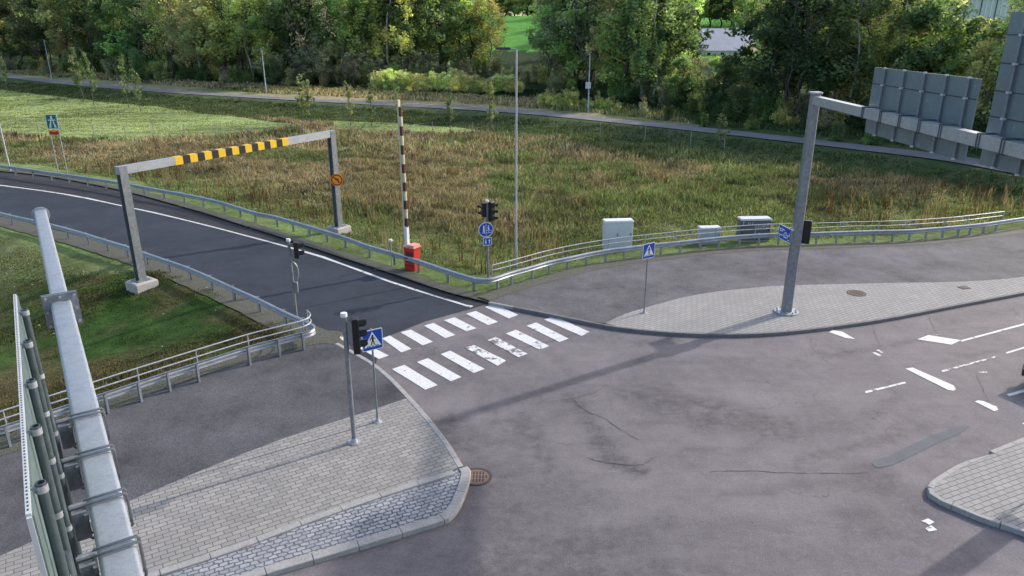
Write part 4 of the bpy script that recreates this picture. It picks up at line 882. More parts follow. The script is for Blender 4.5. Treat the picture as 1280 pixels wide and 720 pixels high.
# ------------------------------------------------------------------ dark car just entering at the right
def car(cx, cy, ang, label):
    t = empty('parked_car', (cx, cy, 0), label, 'car'); t.name = 'car'; A = rz(ang); B = Vector((cx, cy, 0))
    L, W = 4.4, 1.78; prof = [(-2.2, .35), (-2.2, .62), (-2.1, .78), (-1.25, .92), (-.55, 1.38), (.1, 1.46), (1.0, 1.42), (1.75, 1.0), (2.12, .92), (2.2, .6), (2.18, .35)]
    def ring(sx, inset): return [B + A @ Vector((x, sx * (W / 2 - (inset if z > .95 else (.05 if z < .5 or abs(x) > 2.1 else 0))), z)) for x, z in prof]
    n = len(prof); vs = ring(-1, .22) + [B + A @ Vector((x, 0, z + (.03 if z > .7 else 0))) for x, z in prof] + ring(1, .22)
    fs = [tuple(range(n)), tuple(range(3 * n - 1, 2 * n - 1, -1))]
    for k in (0, 1):
        for i in range(n): j = (i + 1) % n; fs.append((k * n + i, (k + 1) * n + i, (k + 1) * n + j, k * n + j))
    bd = MB().add(vs, fs).build('body', M['carpaint'], t, True, bevel=.04)
    for s_ in (-1, 1):
        m = MB(); m.prism([B + A @ Vector((x, s_ * (W / 2 - .205), z)) for x, z in ((-1.1, .97), (-.5, 1.32), (.1, 1.40), (.9, 1.36), (1.45, 1.0))], A @ Vector((0, s_ * .02, 0))); m.build('side_window', M['glass'], bd)
        m = MB(); m.box(B + A @ Vector((-.85, s_ * (W / 2 + .09), .98)), (.14, .2, .14), A); m.build('mirror', M['carpaint'], bd)
        m = MB(); m.box(B + A @ Vector((-2.13, s_ * .62, .66)), (.14, .36, .14), A); m.build('headlight', M['swhite'], bd)
        for wx in (-1.35, 1.35):
            w_ = MB().cyl(B + A @ Vector((wx, s_ * (W / 2 - .2), .32)), B + A @ Vector((wx, s_ * (W / 2 + .01), .32)), .32, 24).build('wheel', M['tyre'], t, True); MB().cyl(B + A @ Vector((wx, s_ * (W / 2 - .05), .32)), B + A @ Vector((wx, s_ * (W / 2 + .016), .32)), .2, 16).build('rim', M['galv'], w_, True)
    m = MB(); m.prism([B + A @ Vector(p) for p in ((-1.16, -.6, .985), (-1.16, .6, .985), (-.62, .55, 1.37), (-.62, -.55, 1.37))], A @ Vector((-.012, 0, .02))); m.build('windscreen', M['glass'], bd); return t
la_ = P(1280, 405); lb_ = P(1186, 431); dang = math.atan2(la_[1] - lb_[1], la_[0] - lb_[0])
q = P(1279, 470); fwd = Vector((math.cos(dang), math.sin(dang), 0)); sd = Vector((-fwd.y, fwd.x, 0))
q = P(1276.5, 462, .55); cpos = Vector((q[0], q[1], 0)) + fwd * 2.2 - sd * .86
car(cpos.x, cpos.y, dang, 'dark car just entering the photo at the right edge of the road')
# tall board added on the island, outside the frame, to shade the kerb
q = Vector((8.77 + .84 * 5.9, 12.73 + .54 * 5.9, 0)) + Vector((.15, -.24, 0)); t = empty('shadow_board', q, 'unseen tall board added on the right paved island for its shadow', 'road sign')
for s_ in (-.18, .18): p = q + azv(-33) * s_; MB().cyl(p, p + Vector((0, 0, 3.4)), .035, 10).build('leg', M['galv'], t, True)
MB().box(q + Vector((0, 0, 2.4)), (.55, .04, 2.0), rz(R(123))).build('board', M['swhite'], t)
# ------------------------------------------------------------------ wire fence with pale stakes in the field
root = empty('field_fence', T(400, 172), 'low wire fence of thin pale stakes along the back of the dry field', 'fence'); wires = []
stk = [(17, 170), (50, 171), (119, 176), (158, 175), (193, 172), (232, 173), (271, 173), (312, 172), (380, 172), (445, 174), (491, 176), (541, 168), (591, 169), (643, 172), (696, 173), (750, 173), (806, 176), (863, 181), (905, 186)]
for (x, y) in stk:
    q = T(x, y); p = Vector((q[0], q[1], q[2])); MB().cyl(p - Vector((0, 0, .2)), p + Vector((0, 0, 1.55)), .045, 6).build('stake', M['wood'], root, True); wires.append(p)
m = MB()
for z in (.5, 1.0, 1.4): m.tube([p + Vector((0, 0, z)) for p in wires], .006, 4)
m.build('wire', M['galv_dark'], root)
# ------------------------------------------------------------------ vegetation
def blades(name, base, hgt, wid, tint, lean=.35, label=None, cat='grass', per=1):
    n = len(base); ang = RS.rand(n) * 2 * np.pi; dx = np.cos(ang); dy = np.sin(ang); la = (RS.rand(n) * lean + .05) * hgt; lang = RS.rand(n) * 2 * np.pi
    lx, ly = np.cos(lang) * la, np.sin(lang) * la; w = wid / 2
    v = np.zeros((n, 6, 3)); 
    for k, (t_, ww) in enumerate(((0, 1), (.55, .8), (1, .15))):
        cx = base[:, 0] + lx * t_ ** 2; cy = base[:, 1] + ly * t_ ** 2; cz = base[:, 2] + hgt * t_ * (1 - .15 * t_) - .03
        v[:, 2 * k, 0] = cx - dx * w * ww; v[:, 2 * k, 1] = cy - dy * w * ww; v[:, 2 * k, 2] = cz; v[:, 2 * k + 1, 0] = cx + dx * w * ww; v[:, 2 * k + 1, 1] = cy + dy * w * ww; v[:, 2 * k + 1, 2] = cz
    i = np.arange(n)[:, None] * 6; f = np.concatenate([i + np.array([[0, 1, 3, 2]]), i + np.array([[2, 3, 5, 4]])], 0)
    me = bpy.data.meshes.new(name); me.vertices.add(n * 6); me.vertices.foreach_set('co', v.ravel().astype(np.float32)); me.loops.add(len(f) * 4); me.loops.foreach_set('vertex_index', f.ravel().astype(np.int32)); me.polygons.add(len(f))
    me.polygons.foreach_set('loop_start', (np.arange(len(f)) * 4).astype(np.int32)); me.polygons.foreach_set('loop_total', np.full(len(f), 4, np.int32)); me.update(calc_edges=True)
    set_tint(me, np.repeat(np.clip(tint, 0, 1), 6, 0)); me.materials.append(M['grass']); ob = bpy.data.objects.new(name, me); COL.objects.link(ob); tag(ob, label, cat, None, 'stuff'); return ob
def scatter(poly, n):
    lo_ = poly.min(0); hi_ = poly.max(0); out = []
    while sum(len(o) for o in out) < n:
        q = lo_ + RS.rand(n * 2, 2) * (hi_ - lo_); out.append(q[inside(q[:, 0], q[:, 1], poly)])
    return np.concatenate(out)[:n]
def free(q, pad=.35, wide=None):
    k = ~(inside(q[:, 0], q[:, 1], PAVED[0]) | inside(q[:, 0], q[:, 1], PAVED[1])); q = q[k]
    d = np.minimum(dist(q[:, 0], q[:, 1], PAVED[0]), dist(q[:, 0], q[:, 1], np.vstack([PAVED[1], PAVED[1][:1]]))) ; q = q[d > pad * (0.6 + .9 * vn(q[:, 0], q[:, 1], .8))]
    return q[dist(q[:, 0], q[:, 1], PATHA) > 1.9]
def grass_patch(name, poly, ntuft, per, hmin, hmax, wmul, label, spread=.16, pad=.7, colmul=1.0, patch=True):
    q = free(scatter(poly, ntuft), pad); c, hh = patchcol(q[:, 0], q[:, 1]); dcam = np.hypot(q[:, 0], q[:, 1])
    q = np.repeat(q, per, 0) + RS.randn(len(q) * per, 2) * spread; c = np.repeat(c, per, 0); hh = np.repeat(hh, per); dcam = np.repeat(dcam, per)
    tuftv = np.repeat(.65 + .7 * RS.rand(len(q) // per), per)
    h = (hmin + (hmax - hmin) * RS.rand(len(q))) * hh * (.35 + .75 * vn(q[:, 0], q[:, 1], 3.4) + .7 * vn(q[:, 0] + 20, q[:, 1], 1.0) ** 2); z = hfun(q[:, 0], q[:, 1])
    var = (.35 + 1.35 * RS.rand(len(q)) ** 1.3)[:, None] * tuftv[:, None]; hue = RS.rand(len(q))[:, None]; c = c * var * colmul * (1 + (hue - .5) * np.array([[.35, .0, -.1]]))
    w = wmul * dcam / 731.0 * .9 * (.6 + .8 * RS.rand(len(q)))
    return blades(name, np.column_stack([q, z]), h, w, c, .5, label)
near_field = arr([T(*p) for p in ((-40, 195), (150, 225), (300, 262), (430, 300), (610, 362), (700, 340), (830, 315), (1010, 303), (1290, 285), (1340, 240), (1290, 235), (1000, 215), (600, 205), (300, 185), (-40, 178))])
far_field = arr([T(*p) for p in ((-60, 178), (300, 187), (600, 207), (1000, 218), (1340, 245), (1400, 245), (1280, 222), (1100, 197), (960, 180), (800, 160), (640, 146), (480, 136), (320, 127), (200, 119), (0, 103), (-60, 100))])
grass_patch('field_grass', near_field, 52000, 8, .28, .80, .75, 'dry brown and green meadow grass filling the near half of the field', .17)
grass_patch('back_field_grass', far_field, 36000, 6, .30, .9, 1.0, 'dry meadow and mown grass in the back half of the field up to the far path', .25)
qs = free(scatter(near_field, 1800), 2.5); qs = qs[vn(qs[:, 0], qs[:, 1], 6) > .42]; zs = hfun(qs[:, 0], qs[:, 1]); qq = np.repeat(np.column_stack([qs, zs]), 5, 0); qq[:, :2] += RS.randn(len(qq), 2) * .12
tc = np.where(RS.rand(len(qs), 1) < .5, np.array([[.10, .06, .035]]), np.array([[.24, .20, .125]])); tc = np.repeat(tc, 5, 0)
blades('meadow_stalks', qq, .7 + .7 * RS.rand(len(qq)), np.full(len(qq), .05), tc, .25, 'taller dark and straw stalks standing out of the dry meadow')
low_area = arr([P(*p) for p in ((-160, 262), (0, 275), (108, 305), (210, 340), (322, 390), (392, 428), (312, 458), (177, 504), (0, 566), (-160, 620))])
grass_patch('slope_grass', low_area, 34000, 7, .12, .42, .75, 'short green and yellowing grass on the slope between the two near guardrail legs', .08, .7)
vergeb = arr([P(*p) for p in ((-40, 205), (150, 230), (300, 268), (430, 310), (600, 362), (700, 335), (830, 310), (1010, 300), (1290, 282), (1290, 292), (1010, 312), (830, 324), (700, 348), (612, 372), (430, 322), (300, 284), (150, 246), (-40, 217))])
grass_patch('verge_grass', vergeb, 14000, 7, .12, .40, .8, 'bright green verge grass growing under the guardrail', .09, .45)
beyond_area = arr([T(*p) for p in ((-80, 84), (0, 91), (200, 106), (320, 116), (480, 124), (640, 133), (800, 147), (960, 163), (1100, 178), (1290, 203), (1290, 165), (1000, 145), (800, 125), (640, 110), (400, 100), (200, 92), (-80, 78))])
grass_patch('roadside_grass', beyond_area, 16000, 6, .4, 1.3, 1.1, 'tan and green rough grass between the far path and the wood', .35)
# small white flowers on the slope
t_ = scatter(low_area, 60); t_ = free(t_, 1.0)
m = MB()
for x, y in t_[:45]:
    z = gz(x, y) + .12; 
    for k in range(5): a = 2 * math.pi * k / 5; m.add([(x, y, z), (x + .03 * math.cos(a), y + .03 * math.sin(a), z + .01), (x + .03 * math.cos(a + .9), y + .03 * math.sin(a + .9), z + .01)], [(0, 1, 2)])
ob = m.build('wildflowers', M['swhite']); tag(ob, 'scattered tiny white flowers in the green slope', 'flowers', None, 'stuff')
# ---- leaves
def leaf_mesh(name, cent, cr, nleaf, size, tintv, droop=0.0, squash=1.0):
    nc = len(cent); idx = RS.randint(0, nc, nleaf); off = RS.randn(nleaf, 3); off /= np.maximum(1e-6, np.linalg.norm(off, axis=1))[:, None]; off *= (RS.rand(nleaf) ** .5)[:, None]
    c = cent[idx] + off * cr[idx][:, None] * np.array([1, 1, squash]); u = RS.randn(nleaf, 3); u /= np.linalg.norm(u, axis=1)[:, None]
    if droop: u[:, 2] = u[:, 2] * .4 - droop; u /= np.linalg.norm(u, axis=1)[:, None]
    w = np.cross(u, RS.randn(nleaf, 3)); w /= np.linalg.norm(w, axis=1)[:, None]; s = size * (.55 + .9 * RS.rand(nleaf)); a = u * s[:, None]; b = w * (s * .55)[:, None]
    v = np.stack([c - a * .5, c + b * .5, c + a * .5, c - b * .5], 1).reshape(-1, 3); f = np.arange(nleaf * 4).reshape(-1, 4)
    me = bpy.data.meshes.new(name); me.vertices.add(len(v)); me.vertices.foreach_set('co', v.ravel().astype(np.float32)); me.loops.add(nleaf * 4); me.loops.foreach_set('vertex_index', f.ravel().astype(np.int32)); me.polygons.add(nleaf)
    me.polygons.foreach_set('loop_start', (np.arange(nleaf) * 4).astype(np.int32)); me.polygons.foreach_set('loop_total', np.full(nleaf, 4, np.int32)); me.update(calc_edges=True)
    ct = (.55 + .9 * RS.rand(nc)); hue = RS.rand(nc); t = ct[idx] * (.75 + .5 * RS.rand(nleaf)); hv = hue[idx][:, None] + (RS.rand(nleaf, 1) - .5) * .4
    rgb = t[:, None] * (np.array([[.85, 1.0, .8]]) + hv * np.array([[.30, .10, .08]])) * tintv; set_tint(me, np.repeat(rgb, 4, 0)); me.materials.append(M['leaf']); return me
def limb_path(a, b, wob=.1, n=5):
    a = Vector(a); b = Vector(b); L = (b - a).length; return [a.lerp(b, i / n) + Vector((random.uniform(-1, 1), random.uniform(-1, 1), random.uniform(-.5, .5))) * L * wob * (0 if i in (0, n) else 1) for i in range(n + 1)]
def proto_tree(kind):
    """returns (trunk mesh, crown mesh, nominal height) for height-10 trees"""
    m = MB(); cent = []; cr = []
    if kind == 'spread':
        tw = random.uniform(.12, .18); top = Vector((random.uniform(-.5, .5), random.uniform(-.5, .5), 8.6)); tp = limb_path((0, 0, -.4), top, .03, 7); m.tube(tp, tw, 7, True, .03)
        for k in range(26):
            h = random.uniform(1.4, 8.8); wz = 1 - abs((h - 4.6) / 5.4) ** 2; a = random.uniform(0, 6.28); rr = (2.7 * math.sqrt(max(.05, wz))) * random.uniform(.55, 1.1); base = tp[min(6, int(h / 8.8 * 6))]
            e = Vector((math.cos(a) * rr, math.sin(a) * rr, h + random.uniform(0, .9))); m.tube(limb_path((base.x, base.y, h * .85), e, .08, 4), .05, 5, True, .012)
            for q in range(3): cent.append(e.lerp(Vector((0, 0, h)), q * .3) + Vector((random.gauss(0, .25), random.gauss(0, .25), random.gauss(0, .3)))); cr.append(random.uniform(.45, .95))
        for k in range(7): cent.append(Vector((random.gauss(0, .6), random.gauss(0, .6), random.uniform(8.3, 9.7)))); cr.append(random.uniform(.4, .7))
        nl, sz, dr, sq = 5200, .30, 0, .8
    elif kind == 'birch':
        top = Vector((random.uniform(-.4, .4), random.uniform(-.4, .4), 9.6)); tp = limb_path((0, 0, -.4), top, .02, 8); m.tube(tp, .11, 7, True, .02)
        for k in range(30):
            h = random.uniform(2.6, 9.2); a = random.uniform(0, 6.28); rr = (.5 + 1.45 * math.sqrt(max(0.03, 1 - ((h - 5.2) / 4.8) ** 2))) * random.uniform(.5, 1.05); base = tp[min(7, int(h / 9.6 * 8))]
            e = Vector((math.cos(a) * rr, math.sin(a) * rr, h + .5)); m.tube(limb_path((base.x, base.y, h - .4), e, .06, 3), .03, 4, True, .008); 
            for q in range(3): cent.append(e + Vector((random.gauss(0, .2), random.gauss(0, .2), -.45 * q))); cr.append(random.uniform(.3, .55))
        nl, sz, dr, sq = 3600, .24, .5, 1.6
    elif kind == 'bare':
        stems = random.randint(3, 5)
        for s_ in range(stems):
            a = random.uniform(0, 6.28); e = Vector((math.cos(a) * 1.5, math.sin(a) * 1.5, random.uniform(7, 9.4))); st_ = limb_path((math.cos(a) * .2, math.sin(a) * .2, -.4), e, .04, 6); m.tube(st_, .09, 6, True, .02)
            for k in range(16):
                q = st_[random.randint(2, 6)]; ee = q + Vector((random.gauss(0, 1.0), random.gauss(0, 1.0), random.uniform(.4, 1.9))); m.tube(limb_path(q, ee, .08, 3), .028, 4, True, .008)
                for w_ in range(3): e3 = ee + Vector((random.gauss(0, .45), random.gauss(0, .45), random.uniform(.1, .9))); m.tube([ee.lerp(q, random.random() * .5), e3], .014, 3, True, .006)
                cent.append(ee); cr.append(random.uniform(.4, .9))
        nl, sz, dr, sq = 3600, .17, 0, 1.1
    elif kind == 'bush':
        for k in range(14):
            a = random.uniform(0, 6.28); rr = random.uniform(.3, 4.2); hh_ = random.uniform(3, 9.3) * (1 - .35 * (rr / 4.2) ** 2); e = Vector((math.cos(a) * rr, math.sin(a) * rr, hh_)); m.tube(limb_path((e.x * .2, e.y * .2, -.5), e, .07, 4), .10, 5, True, .02)
            for q in range(4): cent.append(e.lerp(Vector((e.x * .5, e.y * .5, 0)), q * .24)); cr.append(random.uniform(.8, 1.7))
        nl, sz, dr, sq = 4200, .48, 0, .9
    elif kind == 'sapling':
        tp = limb_path((0, 0, -.3), (random.uniform(-.3, .3), 0, 9.6), .02, 6); m.tube(tp, .10, 6, True, .03)
        for k in range(22):
            h = random.uniform(2.4, 9.5); a = random.uniform(0, 6.28); rr = random.uniform(.5, 1.9) * (1.15 - h / 13); e = Vector((math.cos(a) * rr, math.sin(a) * rr, h + rr * .9)); m.tube([(0, 0, h), e], .03, 4, True, .01); cent.append(e); cr.append(random.uniform(.35, .7)); cent.append(e * .5 + Vector((0, 0, h * .5))); cr.append(.4)
        nl, sz, dr, sq = 900, .36, 0, 1.1
    cent = np.array([list(c_) for c_ in cent]); crown = leaf_mesh('crown', cent, np.array(cr), nl, sz, 1.0, dr, sq)
    me = bpy.data.meshes.new('trunk'); me.from_pydata(m.v, [], m.f); me.shade_smooth(); me.materials.append({'birch': M['birchbark'], 'bare': M['twig'], 'sapling': M['twig']}.get(kind, M['bark'])); me.update()
    return me, crown
PRO = {k: [proto_tree(k) for _ in range(n)] for k, n in (('spread', 7), ('birch', 5), ('bare', 4), ('bush', 5), ('sapling', 4))}
CC = {'dark': (.022, .040, .014), 'deep': (.016, .030, .012), 'mid': (.045, .075, .020), 'light': (.080, .110, .030), 'olive': (.075, .078, .024), 'yellow': (.095, .102, .025), 'sap': (.036, .048, .020), 'grey': (.058, .062, .046), 'brown': (.078, .070, .038), 'lime': (.11, .16, .035), 'hedge': (.125, .125, .050), 'reed': (.105, .110, .034), 'thick': (.070, .072, .054)}
def plant(kind, pos, h, colr, label, cat, group=None, name='tree', wide=1.0, var=None):
    trunk, crown = random.choice(PRO[kind]) if var is None else PRO[kind][var % len(PRO[kind])]
    t = empty(name, pos, label, cat, group); t.scale = (h / 10 * wide, h / 10 * wide, h / 10); t.rotation_euler.z = random.uniform(0, 6.28)
    a = bpy.data.objects.new('trunk' if kind != 'bush' else 'stems', trunk); b_ = bpy.data.objects.new('crown' if kind != 'bush' else 'foliage', crown)
    j = random.uniform(.8, 1.2); cc_ = CC[colr]; g_ = sum(cc_) / 3; cc_ = [6.0 * (q_ * .60 + g_ * .40) for q_ in cc_]
    for o in (a, b_): COL.objects.link(o); o.parent = t
    b_.color = (cc_[0] * j * random.uniform(.9, 1.15), cc_[1] * j, cc_[2] * j, 1); return t
words = {'sap': 'light green', 'dark': 'dark green', 'deep': 'deep shadowy green', 'mid': 'mid green', 'light': 'light green', 'olive': 'olive green', 'yellow': 'yellow autumn', 'grey': 'grey-green', 'brown': 'brownish', 'lime': 'bright green', 'hedge': 'yellow-green', 'reed': 'yellow-green'}
FRONT = [(-120, 84), (0, 88), (100, 93), (200, 99), (300, 106), (400, 108), (500, 104), (560, 100), (640, 100), (700, 110), (780, 126), (860, 142), (920, 152), (1000, 158), (1100, 168), (1200, 180), (1300, 196), (1420, 215)]
fx, fy = zip(*FRONT); frontw = [T(x, y) for x, y in FRONT]
def front_y(px): return float(np.interp(px, fx, fy))
def lim(px, pos, h):            # keep the views to the two buildings and the bright clearing open
    def maxh(ytop): d = math.hypot(pos[0], pos[1]); return max(2.5, H - d * math.tan(R(19.66) - math.atan((360 - ytop) / F) * 1.0) - pos[2])
    if 846 < px < 956: return min(h, maxh(64) * .95)
    if 1146 < px < 1272: return min(h, maxh(24 + random.uniform(-3, 4)))
    return h
# front-row specimens, each its own look (pixel column, kind, colour, height, words)
SPEC = [(8, 'spread', 'dark', 17, 'pale-trunked dark tree at the far left edge of the wood'), (30, 'birch', 'olive', 18, 'thin olive birch near the left edge of the wood'), (58, 'spread', 'deep', 15, 'shadowy tree behind the leftmost path lamp'), (90, 'spread', 'olive', 18, 'olive crown above the leftmost pair of saplings'), (118, 'birch', 'dark', 19, 'tall dark birch right above the leftmost saplings'),
    (150, 'spread', 'dark', 14, 'rounded dark green tree behind the second sapling pair'), (185, 'spread', 'dark', 15, 'broad dark green tree left of the pale leaning trunk'), (215, 'bare', 'brown', 17, 'brownish thinly leaved tree above the green motorway sign'), (252, 'birch', 'brown', 18, 'birch with a long pale trunk left of the second path lamp'), (282, 'spread', 'olive', 17, 'olive tree just left of the second path lamp'), (315, 'birch', 'light', 16, 'light yellow-green birch at the second path lamp'), (340, 'birch', 'yellow', 15, 'yellowing birch just right of the second path lamp'),
    (372, 'spread', 'dark', 17, 'dark tree behind the yellowing birch'), (398, 'bare', 'grey', 18, 'grey many-stemmed tree with pale branches above the gantry corner'), (430, 'birch', 'mid', 16, 'drooping green birch above the gantry corner'), (455, 'birch', 'light', 15, 'light green weeping birch left of the raised boom'), (488, 'birch', 'yellow', 17, 'yellow-topped birch straight above the raised boom'), (520, 'spread', 'dark', 17, 'dark slim-trunked tree right of the raised boom'), (548, 'spread', 'mid', 17, 'green tree left of the bright clearing'), (592, 'spread', 'light', 14.5, 'rounded light green tree touching the bright clearing'), (612, 'birch', 'olive', 14, 'drooping olive birch at the left edge of the bright clearing'),
    (690, 'bare', 'grey', 12.0, 'small bare grey tree at the right edge of the bright clearing'), (722, 'spread', 'mid', 17, 'green tree right of the small bare grey tree'), (738, 'bare', 'grey', 17, 'grey-green tree behind the lamp with the notice board'), (757, 'birch', 'yellow', 10.5, 'short yellow tree right of the lamp with the notice board'), (785, 'spread', 'mid', 14, 'mid green tree with upright stems left of the grey roof'), (818, 'birch', 'mid', 13, 'slim-stemmed green tree left of the pale grey roof'), (850, 'spread', 'mid', 10.5, 'green tree at the left end of the pale grey roof'),
    (900, 'spread', 'deep', 9, 'low dark tree in front of the pale grey roof'), (962, 'spread', 'deep', 16, 'very dark tree at the right end of the pale grey roof'), (985, 'bare', 'dark', 15, 'many-stemmed dark tree with pale branches left of the large mast'), (1015, 'birch', 'deep', 16, 'dark birch right behind the large mast top'), (1055, 'birch', 'dark', 15, 'dark slender tree left of the smaller sign panel'), (1105, 'birch', 'yellow', 13.5, 'bright yellow tree above the smaller sign panel'), (1135, 'spread', 'dark', 13, 'dark green tree above the middle of the smaller sign panel'), (1165, 'spread', 'mid', 12, 'green tree left of the white house'), (1205, 'spread', 'olive', 9, 'olive tree in front of the white house'), (1240, 'bare', 'olive', 10, 'reddish olive tree between the two sign panels'), (1268, 'spread', 'light', 13, 'light green tree behind the larger sign panel'), (1310, 'spread', 'mid', 13, 'green tree beyond the right edge of the photo')]
for k, (px_, kind, colr, h, lab) in enumerate(SPEC):
    q = T(px_, front_y(px_) - 2); plant(kind, q, lim(px_, q, h * (1.28 if px_ < 870 and px_ not in (678, 757, 592) else 1.1)), colr, lab, 'tree', 'trees along the front of the wood', {'birch': 'birch_tree', 'spread': 'broadleaf_tree', 'bare': 'bare_tree'}[kind], 1.15, k)
# deeper rows
nback = 0
for row, (dd_, cnt) in enumerate(((7, 40), (16, 40), (27, 36), (40, 34), (56, 30))):
    for k in range(cnt):
        px_ = -90 + (1420) * (k + random.uniform(-.3, .3) + (row % 2) * .5) / cnt; q = T(px_, front_y(px_)); u = Vector((q[0], q[1], 0)).normalized(); p = Vector((q[0], q[1], 0)) + u * dd_; 
        if 603 < px_ < 692 or 562 < px_ < 578: continue
        kind = random.choice(['spread', 'spread', 'spread', 'birch', 'bare'] if row < 3 else ['spread', 'spread', 'birch']); colr = random.choice(['dark', 'dark', 'mid', 'olive', 'deep', 'mid', 'light', 'brown'] if row < 2 else ['dark', 'mid', 'mid', 'olive', 'light', 'yellow'])
        h = random.uniform(17, 23) if px_ < 870 else random.uniform(13, 19); z = gz(p.x, p.y); h2 = lim(px_, (p.x, p.y, z), h)
        plant(kind, (p.x, p.y, z), h2, colr, 'one of the crowded trees deeper in the wood behind the front row, %s' % words[colr], 'tree', 'crowded %s trees deeper in the wood' % words[colr], {'birch': 'birch_tree', 'spread': 'broadleaf_tree', 'bare': 'bare_tree'}[kind], 1.15)
# understorey bushes
for k in range(110):
    px_ = -90 + 1420 * (k + random.uniform(-.3, .3)) / 110; q = T(px_, front_y(px_) + random.uniform(-3, 2)); gap = 625 < px_ < 668
    h = random.uniform(2.8, 5.6) * (.7 if gap else 1); colr = random.choice(['dark', 'deep', 'dark', 'olive', 'grey', 'mid'] if px_ < 360 or px_ > 700 else ['grey', 'grey', 'olive', 'brown', 'mid'])
    plant('bush', q, h, colr, 'one of the low %s bushes along the front edge of the wood' % words[colr], 'bush', 'low %s bushes edging the wood' % words[colr], 'bush')
# grey leafless bushes of the middle
for k, (px_, py_, h) in enumerate(((378, 108, 6.5), (405, 109, 7.5), (440, 108, 7), (470, 106, 5.5), (505, 104, 6), (535, 103, 6.5), (345, 108, 6), (575, 100, 5))):
    q = T(px_, py_); plant('bare', q, h, 'thick', 'one of the grey twiggy thickets in front of the wood above the gantry and boom', 'bush', 'grey twiggy thickets in front of the wood', 'thicket', 1.5)
# yellow-green hedge bushes
for k, px_ in enumerate([p_ + random.uniform(-4, 4) for p_ in list(range(466, 650, 5)) + list(range(470, 600, 9))]):
    q = T(px_, 112 + (px_ - 466) * .028 + random.uniform(-1.2, 1.2)); plant('bush', q, random.uniform(1.6, 4.2), 'hedge', 'one of the yellow-green bushes in the low hedge beyond the path above the boom', 'bush', 'yellow-green hedge bushes above the boom', 'hedge_bush', random.uniform(1.0, 1.7))
for k, px_ in enumerate(range(676, 768, 6)):
    q = T(px_, 133 + (px_ - 676) * .06 + random.uniform(-1, 1)); plant('bush', q, random.uniform(1.4, 3.2), 'reed', 'one of the tall yellow-green reedy bushes around the lamp with the notice board', 'bush', 'reedy bushes around the lamp with the notice board', 'reed_bush', random.uniform(.7, 1.3))
for px_, py_, h, colr, lab in ((692, 116, 3.6, 'grey', 'pale grey-green round bush right of the tall lamp post top'), (712, 119, 3.4, 'mid', 'mid green round bush left of the lamp with the notice board'), (805, 146, 2.6, 'grey', 'grey-green bush by the path right of the notice board lamp'), (835, 150, 2.2, 'dark', 'low dark bush by the path under the grey roof'), (880, 158, 1.8, 'mid', 'low green shrub beyond the path left of the large mast'), (940, 162, 2.0, 'mid', 'low green shrub beyond the path beside the large mast'), (1045, 178, 2.4, 'dark', 'dark bush beyond the path just right of the mast top'), (1090, 182, 2.2, 'mid', 'green bush below the smaller sign panel'),
                               (85, 92, 5.5, 'mid', 'green bush behind the leftmost path lamp'), (105, 93, 4.5, 'light', 'light green bush behind the leftmost saplings'), (35, 90, 3.5, 'brown', 'brownish bush left of the leftmost path lamp'), (8, 88, 3.2, 'brown', 'brownish bush at the left edge beyond the path'), (175, 102, 7, 'dark', 'large dark bush behind the second sapling pair')):
    plant('bush', T(px_, py_), h, colr, lab, 'bush', None, 'bush')
# young trees in front of the path
for k, (px_, yb, yt, colr, wd_, lab) in enumerate(((9, 116, 66, 'sap', .8, 'pale slim sapling at the far left edge of the mown field'), (104, 128, 58, 'sap', .9, 'left sapling of the leftmost pair on the mown field'), (118, 132, 66, 'sap', .9, 'right sapling of the leftmost pair on the mown field'), (161, 134, 70, 'sap', .8, 'left sapling of the second pair on the mown field'), (176, 140, 86, 'sap', .9, 'right sapling of the second pair on the mown field'),
        (379, 157, 92, 'sap', 1.0, 'left young tree of the pair right above the gantry corner'), (389, 160, 100, 'sap', 1.0, 'right young tree of the pair right above the gantry corner'), (438, 158, 103, 'sap', .8, 'thin young tree between the gantry corner and the boom'), (464, 158, 113, 'sap', 1.1, 'small leafy young tree left of the raised boom'), (500, 156, 108, 'sap', .9, 'young tree directly behind the raised boom'), (563, 166, 108, 'sap', .9, 'young tree between the boom and the tall lamp post'), (613, 168, 100, 'sap', 1.0, 'young tree just left of the tall lamp post'), (900, 190, 142, 'sap', 1.2, 'leafy young tree in the field left of the large mast'))):
    q = T(px_, yb); h = P(px_, yt, Y=q[1])[2] - q[2]; plant('sapling', q, max(1.5, h), colr, lab, 'young tree', 'young trees in front of the far path', 'young_tree', wd_, k)
# far wooded hill: individual crowns behind
hill = 0
for row, (yy, cnt) in enumerate(((225, 24), (275, 24), (325, 28), (365, 34), (410, 50))):
    for k in range(cnt):
        px_ = -60 + 1400 * (k + random.uniform(-.35, .35) + .5 * (row % 2)) / cnt; x = (px_ - 640) / F * (yy * CT + 2) ; y = yy + random.uniform(-14, 14)
        if 545 < px_ < 700 and row < 4: continue
        if row == 0 and 845 < px_ < 950: continue
        if row < 2 and 1150 < px_ < 1270: continue
        z = gz(x, y); colr = random.choice(['mid', 'light', 'light', 'lime', 'olive', 'yellow', 'mid']) if row < 4 else random.choice(['dark', 'mid', 'olive']); h = random.uniform(10, 16) if row < 4 else random.uniform(17, 25)
        plant('spread', (x, y, z), h, colr, 'one of the %s trees on the far hillside beyond the wood' % words[colr], 'tree', '%s trees on the far hillside' % words[colr], 'broadleaf_tree', 1.9)
for px_ in range(500, 760, 11):
    yy = random.uniform(455, 500); x = (px_ - 640) / F * (yy * CT + 2); colr = random.choice(['dark', 'mid', 'deep'])
    plant('spread', (x, yy, gz(x, yy) - 1.5), random.uniform(20, 27), colr, 'one of the %s trees on the skyline above the bright clearing' % words[colr], 'tree', '%s skyline trees above the bright clearing' % words[colr], 'broadleaf_tree', 1.6)
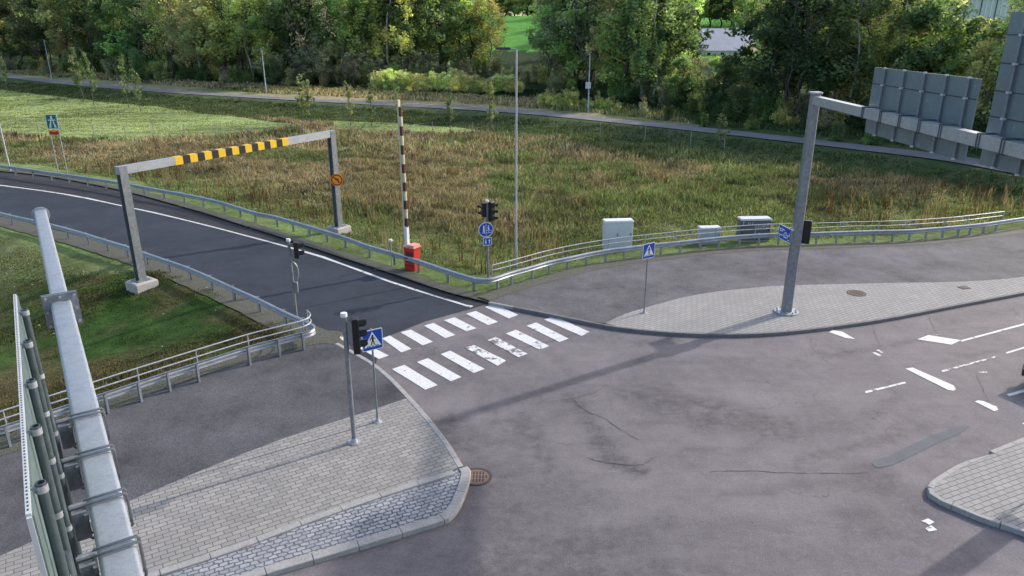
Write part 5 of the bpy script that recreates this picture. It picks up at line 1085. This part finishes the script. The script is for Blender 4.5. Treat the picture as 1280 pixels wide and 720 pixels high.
for px_ in range(820, 980, 13):
    yy = random.uniform(236, 262); x = (px_ - 640) / F * (yy * CT + 2); colr = random.choice(['mid', 'light', 'olive', 'dark'])
    plant('spread', (x, yy, gz(x, yy)), random.uniform(14, 18), colr, 'one of the %s trees right behind the pale grey roof' % words[colr], 'tree', '%s trees right behind the pale grey roof' % words[colr], 'broadleaf_tree', 1.3)
# ------------------------------------------------------------------ buildings beyond the wood
def house(px_, yd, w, d, h, rh, ang, label, wallm, roofm, z=None, dark=False):
    x = (px_ - 640) / F * (yd * CT + 2); z = gz(x, yd) if z is None else z; t = empty('house', (x, yd, z), label, 'house'); A = rz(R(ang)); c = Vector((x, yd, z))
    MB().box(c + Vector((0, 0, h / 2 - .5)), (w, d, h + 1), A).build('wall', wallm, t)
    m = MB(); o = .5; m.add([c + A @ Vector(p) for p in ((-w / 2 - o, -d / 2 - o, h), (w / 2 + o, -d / 2 - o, h), (w / 2 + o, d / 2 + o, h), (-w / 2 - o, d / 2 + o, h), (-w / 2 + w * .12, 0, h + rh), (w / 2 + o, 0, h + rh))], [(0, 1, 5, 4), (2, 3, 4, 5), (3, 0, 4), (1, 2, 5), (3, 2, 1, 0)]); m.build('roof', roofm, t)
    n = int(w // 3)
    for k in range(n):
        xx = -w / 2 + (k + .5) * w / n
        for zz in ([1.6] if h < 4.5 else [1.6]): wd_ = MB().box(c + A @ Vector((xx, -d / 2 - .02, zz)), (1.2, .08, 1.3), A).build('window', M['swhite'], t); MB().box(c + A @ Vector((xx, -d / 2 - .07, zz)), (1.0, .04, 1.1), A).build('pane', M['glass'], wd_)
    return t
house(900, 205, 14.5, 13, 2.6, 5.4, 6, 'pale grey hipped roof showing over the dark trees', M['wall'], M['roof'], z=2.6)
hs = house(1212, 246, 22, 10, 9.4, 3.0, -4, 'white board house at the top right above the trees', M['wall'], M['roofdark'])
hA = rz(R(-4)); hc = Vector(hs.location)
for k in range(15): MB().box(hc + hA @ Vector((-10.5 + k * 1.5, -5.12, 6.2)), (.22, .2, 6.2), hA).build('wall_board', M['roofdark'] if k % 3 == 0 else M['swhite'], hs)
for o in bpy.data.objects:
    if o.type == 'MESH' and o.parent is None and 'kind' not in o and 'label' not in o: o['kind'] = 'structure'
